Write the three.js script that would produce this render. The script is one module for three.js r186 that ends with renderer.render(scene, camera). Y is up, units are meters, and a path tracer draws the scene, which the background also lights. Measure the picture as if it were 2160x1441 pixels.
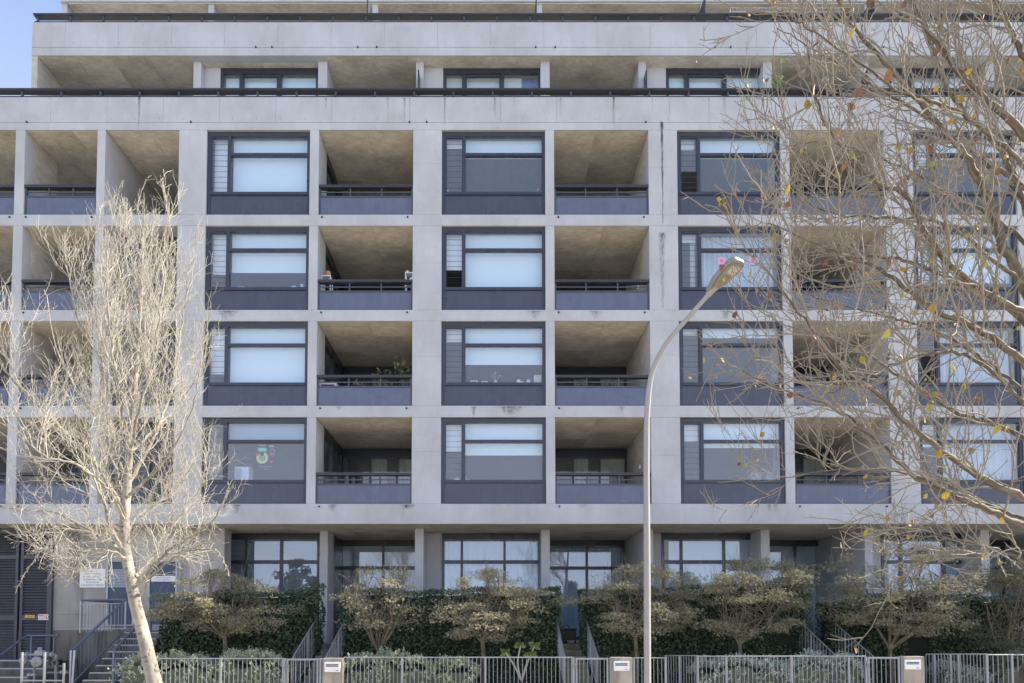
import * as THREE from 'three';
import { mergeGeometries } from 'three/addons/utils/BufferGeometryUtils.js';
import { RoundedBoxGeometry } from 'three/addons/geometries/RoundedBoxGeometry.js';

// ---------------------------------------------------------------- camera, sky, sun, exposure
const F = 1398, CX = 1040, CY = 1260, EYE = 2.0, PITCH = Math.atan(54 / F);   // focal length in pixels of a 2160 x 1441 frame
const scene = new THREE.Scene();
const camera = new THREE.PerspectiveCamera(2 * Math.atan(1260 / F) * 180 / Math.PI, 2240 / 2520, 0.1, 900);
camera.setViewOffset(2240, 2520, 80, 0, 2160, 1441);
camera.position.set(0, EYE, 0);
camera.rotation.x = PITCH;
const renderer = new THREE.WebGLRenderer();
renderer.toneMapping = THREE.LinearToneMapping;
renderer.toneMappingExposure = 2.6;
renderer.shadowMap.enabled = true;

const SUN_AZ = 9.8 * Math.PI / 180, SUN_EL = 40 * Math.PI / 180;       // from the right, a little behind the facade
const sunDir = new THREE.Vector3(Math.cos(SUN_EL) * Math.cos(SUN_AZ), Math.sin(SUN_EL), -Math.cos(SUN_EL) * Math.sin(SUN_AZ));
const sun = new THREE.DirectionalLight(new THREE.Color().setRGB(1, 0.9, 0.76), 4.9);
sun.position.copy(sunDir).multiplyScalar(80); sun.castShadow = true;
sun.shadow.camera.left = -60; sun.shadow.camera.right = 60; sun.shadow.camera.top = 60; sun.shadow.camera.bottom = -60; sun.shadow.camera.far = 300;
scene.add(sun);
{
  const W = 512, H = 256, d = new Float32Array(W * H * 4), v = new THREE.Vector3();
  for (let j = 0; j < H; j++) for (let i = 0; i < W; i++) {
    const el = ((j + 0.5) / H - 0.5) * Math.PI, az = ((i + 0.5) / W - 0.5) * 2 * Math.PI;
    v.set(Math.cos(el) * Math.cos(az), Math.sin(el), Math.cos(el) * Math.sin(az));
    const s = Math.max(0, v.y), h = Math.pow(1 - s, 2.05), g = Math.max(0, v.dot(sunDir)), glow = 0.5 * Math.pow(g, 6) + 0.25 * Math.pow(g, 40);
    const o = (j * W + i) * 4;
    d[o] = 0.075 * (1 - h) + 0.72 * h + glow; d[o + 1] = 0.135 * (1 - h) + 0.79 * h + glow * 0.95; d[o + 2] = 0.27 * (1 - h) + 0.98 * h + glow * 0.85; d[o + 3] = 1;
  }
  const t = new THREE.DataTexture(d, W, H, THREE.RGBAFormat, THREE.FloatType);
  t.mapping = THREE.EquirectangularReflectionMapping; t.magFilter = THREE.LinearFilter; t.needsUpdate = true;
  scene.background = t; scene.environment = t;
}

// ---------------------------------------------------------------- helpers
const rng = (a) => () => { a = (a + 0x6d2b79f5) | 0; let t = Math.imul(a ^ (a >>> 15), 1 | a); t = (t + Math.imul(t ^ (t >>> 7), 61 | t)) ^ t; return ((t ^ (t >>> 14)) >>> 0) / 4294967296; };
const V = (x, y, z) => new THREE.Vector3(x, y, z);
// a measurement taken in the photograph, turned into a place on the plane that lies `depth` metres away
function at(px, py, depth) {
  const a = (px - CX) / F, b = -(py - CY) / F, c = Math.cos(PITCH), s = Math.sin(PITCH);
  const y = b * c + s, z = b * s - c, k = -depth / z;
  return V(a * k, EYE + y * k, -depth);
}
const used = new Map();
function numbered(n) { const k = used.get(n) ?? 0; used.set(n, k + 1); return k ? n + '_' + String(k).padStart(3, '0') : n; }
function tag(o, label, category, group, kind) { if (label) o.userData.label = label; if (category) o.userData.category = category; if (group) o.userData.group = group; if (kind) o.userData.kind = kind; return o; }
function thing(name, label, category, group) { const o = new THREE.Group(); o.name = numbered(name); scene.add(o); return tag(o, label, category, group); }
function part(parent, name, geo, mat, label) { const m = new THREE.Mesh(geo, mat); m.name = name; m.castShadow = m.receiveShadow = true; parent.add(m); if (label) m.userData.label = label; return m; }
function solo(name, geo, mat, label, category, group) { const m = part(scene, numbered(name), geo, mat); return tag(m, label, category, group); }
function struct(name, geo, mat) { const m = part(scene, name, geo, mat); m.userData.kind = 'structure'; return m; }
// uv in metres / 4 from the place and the way the face points
function metreUV(g, s = 0.25) {
  const p = g.attributes.position, n = g.attributes.normal, uv = new Float32Array(p.count * 2);
  for (let i = 0; i < p.count; i++) {
    const ax = Math.abs(n.getX(i)), ay = Math.abs(n.getY(i)), az = Math.abs(n.getZ(i)), x = p.getX(i), y = p.getY(i), z = p.getZ(i);
    if (ay > ax && ay > az) { uv[2 * i] = x * s; uv[2 * i + 1] = z * s; } else if (ax > az) { uv[2 * i] = z * s + 0.37; uv[2 * i + 1] = y * s; } else { uv[2 * i] = x * s; uv[2 * i + 1] = y * s; }
  }
  g.setAttribute('uv', new THREE.BufferAttribute(uv, 2)); return g;
}
function bx(x0, x1, y0, y1, z0, z1) {
  if (z0 === z1) return metreUV(new THREE.PlaneGeometry(x1 - x0, y1 - y0).translate((x0 + x1) / 2, (y0 + y1) / 2, z0));
  if (x0 === x1) return metreUV(new THREE.PlaneGeometry(Math.abs(z1 - z0), y1 - y0).rotateY(Math.PI / 2).translate(x0, (y0 + y1) / 2, (z0 + z1) / 2));
  const g = new THREE.BoxGeometry(Math.abs(x1 - x0), Math.abs(y1 - y0), Math.abs(z1 - z0));
  g.translate((x0 + x1) / 2, (y0 + y1) / 2, (z0 + z1) / 2); return metreUV(g);
}
function rbx(x0, x1, y0, y1, z0, z1, r = 0.01) {
  const g = new RoundedBoxGeometry(Math.abs(x1 - x0), Math.abs(y1 - y0), Math.abs(z1 - z0), 2, r);
  g.translate((x0 + x1) / 2, (y0 + y1) / 2, (z0 + z1) / 2); return metreUV(g);
}
const merge = (a) => mergeGeometries(a.map((g) => (g.index ? g.toNonIndexed() : g)));
// a collector of tapering tubes
class Tubes {
  constructor() { this.p = []; this.n = []; this.u = []; this.i = []; }
  add(pts, radii, sides = 4) {
    const N = pts.length, t = V(0, 0, 0), a = V(0, 0, 0), b = V(0, 0, 0); let ref = V(0.31, 0.17, 0.93), len = 0;
    const base = this.p.length / 3;
    for (let k = 0; k < N; k++) {
      t.copy(pts[Math.min(N - 1, k + 1)]).sub(pts[Math.max(0, k - 1)]).normalize();
      if (k === 0 && Math.abs(t.dot(ref)) > 0.9) ref = V(1, 0.1, 0);
      a.copy(ref).addScaledVector(t, -ref.dot(t)).normalize(); ref.copy(a); b.crossVectors(t, a);
      if (k) len += pts[k].distanceTo(pts[k - 1]);
      for (let j = 0; j <= sides; j++) {
        const w = j / sides * 2 * Math.PI, c = Math.cos(w), s = Math.sin(w), r = radii[k];
        const nx = a.x * c + b.x * s, ny = a.y * c + b.y * s, nz = a.z * c + b.z * s;
        this.p.push(pts[k].x + nx * r, pts[k].y + ny * r, pts[k].z + nz * r); this.n.push(nx, ny, nz); this.u.push(j / sides, len);
      }
      if (k) for (let j = 0; j < sides; j++) { const q = base + k * (sides + 1) + j, o = q - sides - 1; this.i.push(o, o + 1, q, q, o + 1, q + 1); }
    }
    return this;
  }
  build() {
    const g = new THREE.BufferGeometry();
    g.setAttribute('position', new THREE.Float32BufferAttribute(this.p, 3)); g.setAttribute('normal', new THREE.Float32BufferAttribute(this.n, 3)); g.setAttribute('uv', new THREE.Float32BufferAttribute(this.u, 2));
    g.setIndex(this.i); return g;
  }
}
const rod = (a, b, r, sides = 8) => new Tubes().add([a, b], [r, r], sides).build();
const capped = (a, b, r, sides = 10) => { const g = new THREE.CylinderGeometry(r, r, a.distanceTo(b), sides); g.applyQuaternion(new THREE.Quaternion().setFromUnitVectors(V(0, 1, 0), b.clone().sub(a).normalize())); const m = a.clone().add(b).multiplyScalar(0.5); return g.translate(m.x, m.y, m.z); };
const curve = (pts, n) => new THREE.CatmullRomCurve3(pts, false, 'centripetal').getPoints(n);

// ---------------------------------------------------------------- textures
function noise2(seed) {   // tiling value noise
  const R = rng(seed), T = new Float32Array(65536); for (let i = 0; i < 65536; i++) T[i] = R();
  return (x, y, per) => { const xi = Math.floor(x), yi = Math.floor(y); let fx = x - xi, fy = y - yi; fx = fx * fx * (3 - 2 * fx); fy = fy * fy * (3 - 2 * fy);
    const w = (a, b) => T[((((a % per) + per) % per) + ((((b % per) + per) % per) << 8)) & 65535];
    return (w(xi, yi) * (1 - fx) + w(xi + 1, yi) * fx) * (1 - fy) + (w(xi, yi + 1) * (1 - fx) + w(xi + 1, yi + 1) * fx) * fy; };
}
function texture(n, fn, srgb = true) {
  const d = new Uint8Array(n * n * 4);
  for (let y = 0; y < n; y++) for (let x = 0; x < n; x++) { const c = fn(x / n, y / n), o = (y * n + x) * 4; for (let k = 0; k < 3; k++) d[o + k] = Math.max(0, Math.min(255, (Array.isArray(c) ? c[k] : c) * 255)); d[o + 3] = 255; }
  const t = new THREE.DataTexture(d, n, n, THREE.RGBAFormat); t.wrapS = t.wrapT = THREE.RepeatWrapping; t.magFilter = THREE.LinearFilter; t.minFilter = THREE.LinearMipmapLinearFilter; t.generateMipmaps = true;
  if (srgb) t.colorSpace = THREE.SRGBColorSpace; t.needsUpdate = true; return t;
}
const nz = noise2(5), nq = noise2(19);
const fbm = (u, v, p, oct) => { let s = 0, a = 0.5, t = 0; for (let o = 0; o < oct; o++) { s += a * nz(u * p, v * p, p); t += a; a *= 0.55; p *= 2; } return s / t; };
const pores = (u, v, p, k) => { const x = nq(u * p, v * p, p); return x > k ? (x - k) / (1 - k) : 0; };
const concreteMap = texture(1024, (u, v) => {
  const m = fbm(u, v, 4, 6) - 0.5, streak = fbm(u * 1, v * 0.25, 32, 3) - 0.5, hole = pores(u, v, 128, 0.93);
  const b = 0.93 + m * 0.13 + streak * 0.05 - hole * 0.16; return [b, b * 0.992 + m * 0.01, b * 0.985 + m * 0.02];
});
const concreteBump = texture(512, (u, v) => 0.5 + (fbm(u, v, 16, 5) - 0.5) * 0.6 - pores(u, v, 128, 0.9) * 0.4, false);
const stainedMap = texture(1024, (u, v) => {          // the weathered board-marked undersides
  const m = fbm(u, v, 3, 6) - 0.5, big = Math.max(0, fbm(u + 0.3, v + 0.1, 5, 5) - 0.53) * 3.2, line = fbm(u * 0.5, v, 48, 2) - 0.5, spot = pores(u, v, 48, 0.9);
  const fine = fbm(u + 0.7, v, 24, 4) - 0.5, b = 0.92 + m * 0.2 + fine * 0.09 - big * 0.09 + line * 0.13 - spot * 0.1; return [b, b * 0.975 - big * 0.01, b * 0.935 - big * 0.015];
});
const dirtyMap = texture(512, (u, v) => { const m = fbm(u, v, 4, 6) - 0.5, s = Math.max(0, fbm(u, v * 0.12, 24, 4) - 0.5) * 1.6, b = 0.8 + m * 0.4 - s * 0.5; return [b, b * 0.97, b * 0.92]; });
const grainMap = texture(256, (u, v) => 0.93 + (fbm(u, v, 16, 4) - 0.5) * 0.1 + (fbm(u, v * 0.125, 64, 3) - 0.5) * 0.1);
const roughMap = texture(256, (u, v) => 0.75 + (fbm(u, v, 4, 5) - 0.5) * 0.7, false);
const rep = (t, x, y = x) => { const c = t.clone(); c.repeat.set(x, y); c.needsUpdate = true; return c; };
const birchMap = texture(512, (u, v) => {
  const m = fbm(u, v, 4, 5) - 0.5, band = nq(u * 3, v * 40, 40) > 0.8 && fbm(u, v, 8, 3) > 0.45 ? 0.5 : 0, knot = pores(u, v, 7, 0.88) * 0.8, crack = Math.max(0, fbm(u * 2, v, 12, 4) - 0.62) * 2.5;
  const b = 0.93 + m * 0.55 - band * 0.5 - knot * 0.7 - crack * 0.7; return [b, b * 0.975, b * 0.93];
});
const barkMap = texture(512, (u, v) => { const m = fbm(u, v, 8, 5) - 0.5, l = nq(u * 6, v * 30, 30) > 0.8 ? 0.06 : 0, b = 0.85 + m * 0.75 - l; return [b, b * 0.97, b * 0.93]; });

// ---------------------------------------------------------------- materials
const std = (r, g, b, rough = 0.8, o = {}) => new THREE.MeshStandardMaterial({ color: new THREE.Color().setRGB(r, g, b), roughness: rough, ...o });
const phys = (r, g, b, rough, o) => new THREE.MeshPhysicalMaterial({ color: new THREE.Color().setRGB(r, g, b), roughness: rough, ...o });
const M = {
  concrete: std(0.555, 0.575, 0.60, 0.85, { map: concreteMap, bumpMap: concreteBump, bumpScale: 0.004 }),
  concrete2: std(0.52, 0.53, 0.55, 0.85, { map: rep(concreteMap, 1.13), bumpMap: concreteBump, bumpScale: 0.004 }),
  soffit: [0, 1, 2].map((k) => std(0.80 - 0.04 * k, 0.785 - 0.04 * k, 0.745 - 0.04 * k, 0.9, { map: rep(stainedMap, 1 + 0.21 * k, 1.1 + 0.17 * k), bumpMap: concreteBump, bumpScale: 0.004 })),
  sidewall: std(0.66, 0.645, 0.62, 0.88, { map: rep(stainedMap, 0.8), bumpMap: concreteBump, bumpScale: 0.005 }),
  servicewall: std(0.72, 0.73, 0.76, 0.88, { map: rep(dirtyMap, 0.55), bumpMap: concreteBump, bumpScale: 0.005 }),
  dirty: std(0.27, 0.262, 0.255, 0.9, { map: dirtyMap, bumpMap: concreteBump, bumpScale: 0.006 }),
  plinth: std(0.40, 0.40, 0.41, 0.9, { map: rep(dirtyMap, 0.6), bumpMap: concreteBump, bumpScale: 0.005 }),
  frame: std(0.036, 0.041, 0.058, 0.42, { roughnessMap: roughMap }),
  spandrel: std(0.068, 0.076, 0.112, 0.4, { map: grainMap, roughnessMap: roughMap }),
  balPanel: std(0.125, 0.148, 0.215, 0.45, { map: grainMap, roughnessMap: roughMap }),
  rail: std(0.035, 0.036, 0.045, 0.45),
  railPost: std(0.062, 0.069, 0.095, 0.45),
  cladding: std(0.105, 0.112, 0.13, 0.6, { map: grainMap }),
  louvre: std(0.075, 0.078, 0.095, 0.5, { map: grainMap }),
  glass: phys(0.80, 0.9, 1.0, 0.015, { transmission: 1, thickness: 0, ior: 2.0, metalness: 0.07 }),
  glassLow: phys(0.66, 0.84, 1.0, 0.012, { transmission: 1, thickness: 0, ior: 2.1, metalness: 0.24 }),
  blade: phys(0.85, 0.92, 1.0, 0.04, { transmission: 1, thickness: 0, ior: 1.9, metalness: 0.08 }),
  blind: std(0.82, 0.85, 0.82, 0.9), blindCream: std(0.72, 0.68, 0.56, 0.9),
  blindGrey: std(0.45, 0.48, 0.5, 0.9),
  curtain: phys(0.82, 0.84, 0.83, 0.95, { transmission: 0.25, thickness: 0, side: THREE.DoubleSide }), curtainCream: std(0.58, 0.53, 0.38, 0.95), curtainBlue: std(0.12, 0.19, 0.36, 0.9),
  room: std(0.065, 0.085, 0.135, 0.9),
  steel: std(0.47, 0.48, 0.5, 0.45, { metalness: 0.25, map: grainMap }), steelDark: std(0.2, 0.21, 0.23, 0.5, { metalness: 0.2 }), galv: std(0.38, 0.4, 0.43, 0.5, { metalness: 0.35, map: grainMap }),
  blueRail: std(0.13, 0.16, 0.22, 0.4, { metalness: 0.2 }),
  doorBlue: std(0.045, 0.075, 0.13, 0.5), doorFrame: std(0.45, 0.47, 0.5, 0.6),
  white: std(0.82, 0.82, 0.81, 0.6), black: std(0.012, 0.012, 0.014, 0.5), outlet: std(0.02, 0.02, 0.02, 0.9),
  lamp: std(0.33, 0.33, 0.32, 0.55), lampUnder: std(0.3, 0.29, 0.26, 0.7, { map: grainMap }),
  terracotta: std(0.6, 0.27, 0.14, 0.85), soil: std(0.05, 0.04, 0.03, 1), purple: std(0.16, 0.06, 0.17, 0.7),
  birch: std(0.38, 0.37, 0.345, 0.8, { map: birchMap }), twig: std(0.41, 0.385, 0.33, 0.85), birchLimb: std(0.38, 0.365, 0.325, 0.85, { map: rep(birchMap, 1, 0.7) }),
  bark: std(0.13, 0.115, 0.095, 0.85, { map: barkMap }), barkLimb: std(0.21, 0.18, 0.14, 0.8, { map: barkMap }), barkTwig: std(0.27, 0.235, 0.19, 0.8),
  mapleBark: std(0.21, 0.19, 0.14, 0.9, { map: barkMap }), mapleTwig: std(0.27, 0.25, 0.22, 0.9),
};
const leafMat = (r, g, b, rough = 0.7, tr = 0.25) => phys(r, g, b, rough, { transmission: tr, thickness: 0, side: THREE.DoubleSide });

// ---------------------------------------------------------------- ground
struct('ground', metreUV(new THREE.PlaneGeometry(700, 700).rotateX(-Math.PI / 2).translate(0, -0.32, 0)), std(0.38, 0.35, 0.28, 0.95, { map: grainMap }));
struct('garden_bed', bx(-40, 60, -0.3, 0.02, -20.4, -17.05), M.soil);
struct('pavement', bx(-60, 70, -0.3, 0, -17.04, -6.6), std(0.68, 0.63, 0.56, 0.9, { map: dirtyMap }));
struct('kerb', rbx(-60, 70, -0.31, 0.004, -6.59, -6.42, 0.02), std(0.4, 0.39, 0.37, 0.85, { map: concreteMap }));
struct('road', bx(-60, 70, -0.318, -0.15, -6.41, 8), std(0.42, 0.4, 0.36, 0.85, { map: grainMap }));
struct('verge', bx(-60, 70, -0.31, 0.0, 8.004, 17), std(0.34, 0.33, 0.2, 0.95, { map: grainMap }));

// ---------------------------------------------------------------- the apartment building
const ZF = -21, DF = 21;
const building = thing('apartment_building', 'long pale concrete apartment block with gridded balconies and dark framed windows', 'building');
const X = (px, py = 650) => at(px, py, DF).x, Y = (py, d = DF) => at(CX, py, d).y;
const ROW = [[274, 453], [476, 654], [677, 856], [880, 1063]].map(([a, b]) => [Y(a), Y(b)]);
const XL = -28, XR = 46, ZB = -24.8, ZBACK = -31;
const MOD = X(1432) - X(931);
const yBeamBot = Y(1105), yPar = Y(205), yJoint = Y(258), yOpenTop = ROW[0][0];
// facade columns: each bay is window, slim pier, balcony, broad pier
const bays = [];
for (let k = -3; k <= 5; k++) { const o = X(931) + k * MOD; bays.push({ k, w0: o, w1: o + (X(1151) - X(931)), r0: o + (X(1170) - X(931)), r1: o + (X(1371) - X(931)), p1: o + MOD }); }
const plain = (k) => k >= -1;     // bays from the first window rightwards; further left the grid is open balconies
const bayA = bays.find((b) => b.k === -1);
// slab bands and slabs
function splitBand(name, y0, y1, z0, z1, xs, mat) { for (let i = 0; i + 1 < xs.length; i++) part(building, name, bx(xs[i] + 0.003, xs[i + 1] - 0.003, y0, y1, z0, z1), mat); }
const jointXs = [XL]; for (let x = XL + 0.9; x < XR - 2; x += 1.835) jointXs.push(x); jointXs.push(XR);
for (let r = 0; r < 3; r++) {
  part(building, 'slab_band', bx(XL, XR, ROW[r + 1][0], ROW[r][1], ZF - 0.35, ZF), M.concrete);
  part(building, 'floor_slab', bx(XL, XR, ROW[r + 1][0] + 0.03, ROW[r][1] - 0.02, ZBACK, ZF - 0.352), M.concrete2);
}
part(building, 'beam', bx(XL, XR, yBeamBot, ROW[3][1], ZF - 0.4, ZF), M.concrete);
part(building, 'floor_slab', bx(XL, XR, yBeamBot + 0.03, ROW[3][1] - 0.02, ZBACK, ZF - 0.402), M.concrete2);
part(building, 'slab_band', bx(XL, XR, yOpenTop, yJoint - 0.008, ZF - 0.35, ZF), M.concrete);
part(building, 'floor_slab', bx(XL, XR, yOpenTop + 0.03, yJoint - 0.02, ZBACK - 2, ZF - 0.352), M.concrete2);
const panelGap = (name, y0, y1, z0, z1, xa, xb, step, off) => { const xs = [xa]; for (let x = xa + off; x < xb - 0.6; x += step) xs.push(x); xs.push(xb); splitBand(name, y0, y1, z0, z1, xs, M.concrete); part(building, 'parapet_core', bx(xa + 0.05, xb - 0.05, y0 - 0.01, y1 - 0.03, z0 + 0.02, z1 - 0.025), M.concrete2); };
panelGap('parapet_panel', yJoint + 0.004, yPar, ZF - 0.22, ZF, XL, XR, 1.835, X(107, 230) - XL - 1.835 * Math.floor((X(107, 230) - XL) / 1.835));
// soffit boards under every open bay
const soffitGeo = (x0, x1, y, z0, z1) => { const g = new THREE.BoxGeometry(x1 - x0, 0.028, z1 - z0); g.translate((x0 + x1) / 2, y + 0.014, (z0 + z1) / 2); return metreUV(g); };
function soffit(x0, x1, y, z0, z1, nx, nzz, seed, skew = 0) {
  const R = rng(seed * 977 + 13), xs = [x0], zs = [z0];
  for (let i = 1; i < nx; i++) xs.push(x0 + (x1 - x0) * (i + (R() - 0.5) * 0.3) / nx); xs.push(x1);
  for (let i = 1; i < nzz; i++) zs.push(z0 + (z1 - z0) * (i + (R() - 0.5) * 0.3) / nzz); zs.push(z1);
  for (let i = 0; i < nx; i++) for (let j = 0; j < nzz; j++) part(building, 'soffit_panel', soffitGeo(xs[i] + 0.004, xs[i + 1] - 0.004, y - R() * 0.004, zs[j] + 0.004, zs[j + 1] - 0.004), M.soffit[Math.floor(R() * 3)]);
}

// windows ------------------------------------------------------
const frameBars = (list, z0, z1) => merge(list.map(([a, b, c, d]) => bx(a, b, c, d, z0, z1)));
function pleats(x0, x1, y0, y1, z, amp, step) {
  const n = Math.max(8, Math.round((x1 - x0) / step) * 6), g = new THREE.PlaneGeometry(x1 - x0, y1 - y0, n, 1), p = g.attributes.position;
  for (let i = 0; i < p.count; i++) { const x = p.getX(i); p.setZ(i, amp * Math.sin(x / step * 2 * Math.PI) + amp * 0.5 * Math.sin(x / step * 2.7 + 1)); }
  g.translate((x0 + x1) / 2, (y0 + y1) / 2, z); g.computeVertexNormals(); return g;
}
// blind: share of the glass height (transom light and main pane together) that the blind covers; louvre blind likewise
function makeWindow(x0, x1, y0, y1, o) {
  const W = x1 - x0, H = y0 - y1, u = W / 222, v = H / 178, z = ZF - 0.07;
  const px = (a) => x0 + a * u, py = (a) => y0 - a * v;
  const w = part(building, 'window', frameBars([
    [px(0), px(8), py(178), py(0)], [px(215), px(222), py(178), py(0)], [px(8.01), px(214.99), py(8), py(0)], [px(45), px(51), py(128), py(8.01)],
    [px(51.01), px(214.99), py(50), py(44)], [px(8.01), px(214.99), py(178), py(175)]], z - 0.12, z), M.frame);
  part(w, 'sill', bx(px(6), px(216), py(134), py(128), z - 0.12, z + 0.03), M.frame);
  part(w, 'spandrel_panel', bx(px(8), px(215), py(175), py(134), z - 0.08, z - 0.02), M.spandrel);
  part(w, 'sash', frameBars([[px(8.01), px(10), py(128), py(8.01)], [px(43), px(44.99), py(128), py(8.01)], [px(10), px(43), py(11), py(8.01)]], z - 0.10, z - 0.015), M.frame);
  part(w, 'pane', bx(px(51), px(215), py(44), py(8), z - 0.07, z - 0.07), M.glass); part(w, 'pane', bx(px(51), px(215), py(128), py(50), z - 0.07, z - 0.07), M.glass);
  const nb = 10, top = 12, bot = 128, bh = (bot - top) / nb;
  const open = o.open ?? 1;                       // share of the blades, from the top, that are shut
  for (let i = 0; i < nb; i++) {
    const a = py(top + bh * i), b = py(top + bh * (i + 1)), shut = i / nb < open, g = new THREE.PlaneGeometry(px(43) - px(10), (a - b) * 1.02);
    g.rotateX(shut ? 0.02 : -0.95); g.translate((px(10) + px(43)) / 2, (a + b) / 2, z - 0.06); part(w, 'louvre_blade', g, o.blade || M.blade);
    part(w, 'blade_clip', bx(px(10), px(43), b - 0.004, b + 0.004, z - 0.066, z - 0.054), M.railPost);
  }
  const cover = (x, xx, a, b, mat, n) => part(w, n, bx(px(x), px(xx), py(b), py(a), z - 0.26, z - 0.252), mat);
  if (o.blind) { const e = 8 + o.blind * 120; cover(50, 217, 6, e, o.mat || M.blind, 'blind'); part(w, 'blind_bar', bx(px(50), px(217), py(e + 1.3), py(e), z - 0.262, z - 0.242), M.white); }
  if (o.lblind) cover(9, 43.5, 6, 8 + o.lblind * 120, M.blind, 'blind');
  if (o.curtain) part(w, 'curtain', pleats(px(52), px(216), py(130), py(8), z - 0.34, 0.035, 0.16), M.curtain);
  if (o.side) part(w, 'curtain', pleats(px(33), px(44), py(130), py(8), z - 0.34, 0.03, 0.12), M.curtain);
  return { px, py, z, w };
}
const WIN = {
  '-1': [{ blind: 1, lblind: 1 }, { blind: 0.66, lblind: 0.7 }, { blind: 1, lblind: 0.8 }, { blind: 0.29, mat: M.blindGrey }],
  0: [{ blind: 0.3, lblind: 0.13 }, { blind: 1, lblind: 0.62, open: 0.6 }, { blind: 0.62, lblind: 0.22 }, { blind: 0.53, lblind: 0.47 }],
  1: [{ blind: 0.3, lblind: 0.16, open: 0.6 }, { curtain: 1, lblind: 0.12, side: 1 }, { blind: 0.14, lblind: 0.1 }, { blind: 0.4, lblind: 0.3 }],
  2: [{ blind: 0.34, lblind: 0.5 }, { blind: 0.85, lblind: 0.9 }, { curtain: 1, open: 0.5 }, { curtain: 1, lblind: 0.4 }],
};
const winRef = {};
for (const b of bays) if (plain(b.k)) for (let r = 0; r < 4; r++) {
  const opt = (WIN[b.k] || WIN[2])[r];
  winRef[b.k + '_' + r] = makeWindow(b.w0, b.w1, ROW[r][0] - 0.03, ROW[r][1] + 0.005, opt);
}
// piers, balconies and rooms -----------------------------------
function balustrade(x0, x1, y0, y1) {        // y1 is the slab top, y0 the top of the hand rail
  const H = y0 - y1, p = (a) => y0 - H * a, z = ZF - 0.05, W = x1 - x0;
  const b = part(building, 'balustrade', frameBars([[x0 + 0.005, x0 + 0.055, p(1), p(0.09)], [x1 - 0.055, x1 - 0.005, p(1), p(0.09)], [x0 + 0.056, x1 - 0.056, p(1), p(0.96)], [x0 + 0.056, x1 - 0.056, p(0.40), p(0.345)]], z - 0.06, z), M.railPost);
  part(b, 'top_rail', bx(x0 - 0.0, x1 - 0.0, p(0.085), p(0), z - 0.14, z + 0.045), M.rail);
  part(b, 'panel', bx(x0 + 0.056, x1 - 0.056, p(0.96), p(0.4), z - 0.045, z - 0.012), M.balPanel);
  for (const f of [0.333, 0.667]) part(b, 'post', bx(x0 + W * f - 0.022, x0 + W * f + 0.022, p(0.344), p(0.086), z - 0.05, z), M.railPost);
  part(b, 'rail', bx(x0 + 0.056, x1 - 0.056, p(0.235), p(0.2), z - 0.035, z - 0.015), M.railPost);
}
function glazedBack(x0, x1, y0, y1, z, seed, curtain) {      // sliding doors at the back of a balcony
  const R = rng(seed), n = 3, W = x1 - x0, bars = [[x0, x1, y0 - 0.34, y0 - 0.03], [x0, x1, y1, y1 + 0.06]];
  for (let i = 0; i <= n; i++) { const x = x0 + (W - 0.07) * i / n; bars.push([x, x + 0.07, y1 + 0.061, y0 - 0.341]); }
  const d = part(building, 'sliding_door', frameBars(bars, z - 0.08, z), M.frame);
  for (let i = 0; i < n; i++) { const a = x0 + (W - 0.07) * i / n + 0.07, b = x0 + (W - 0.07) * (i + 1) / n; part(d, 'pane', bx(a, b, y1 + 0.06, y0 - 0.34, z - 0.04, z - 0.04), M.glass);
    if (i > 0 && curtain) part(d, 'curtain', pleats(a, b - (i === 1 ? W * 0.12 : 0), y1 + 0.06, y0 - 0.36, z - 0.2, 0.03, 0.15), M.curtainCream); }
}
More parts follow.
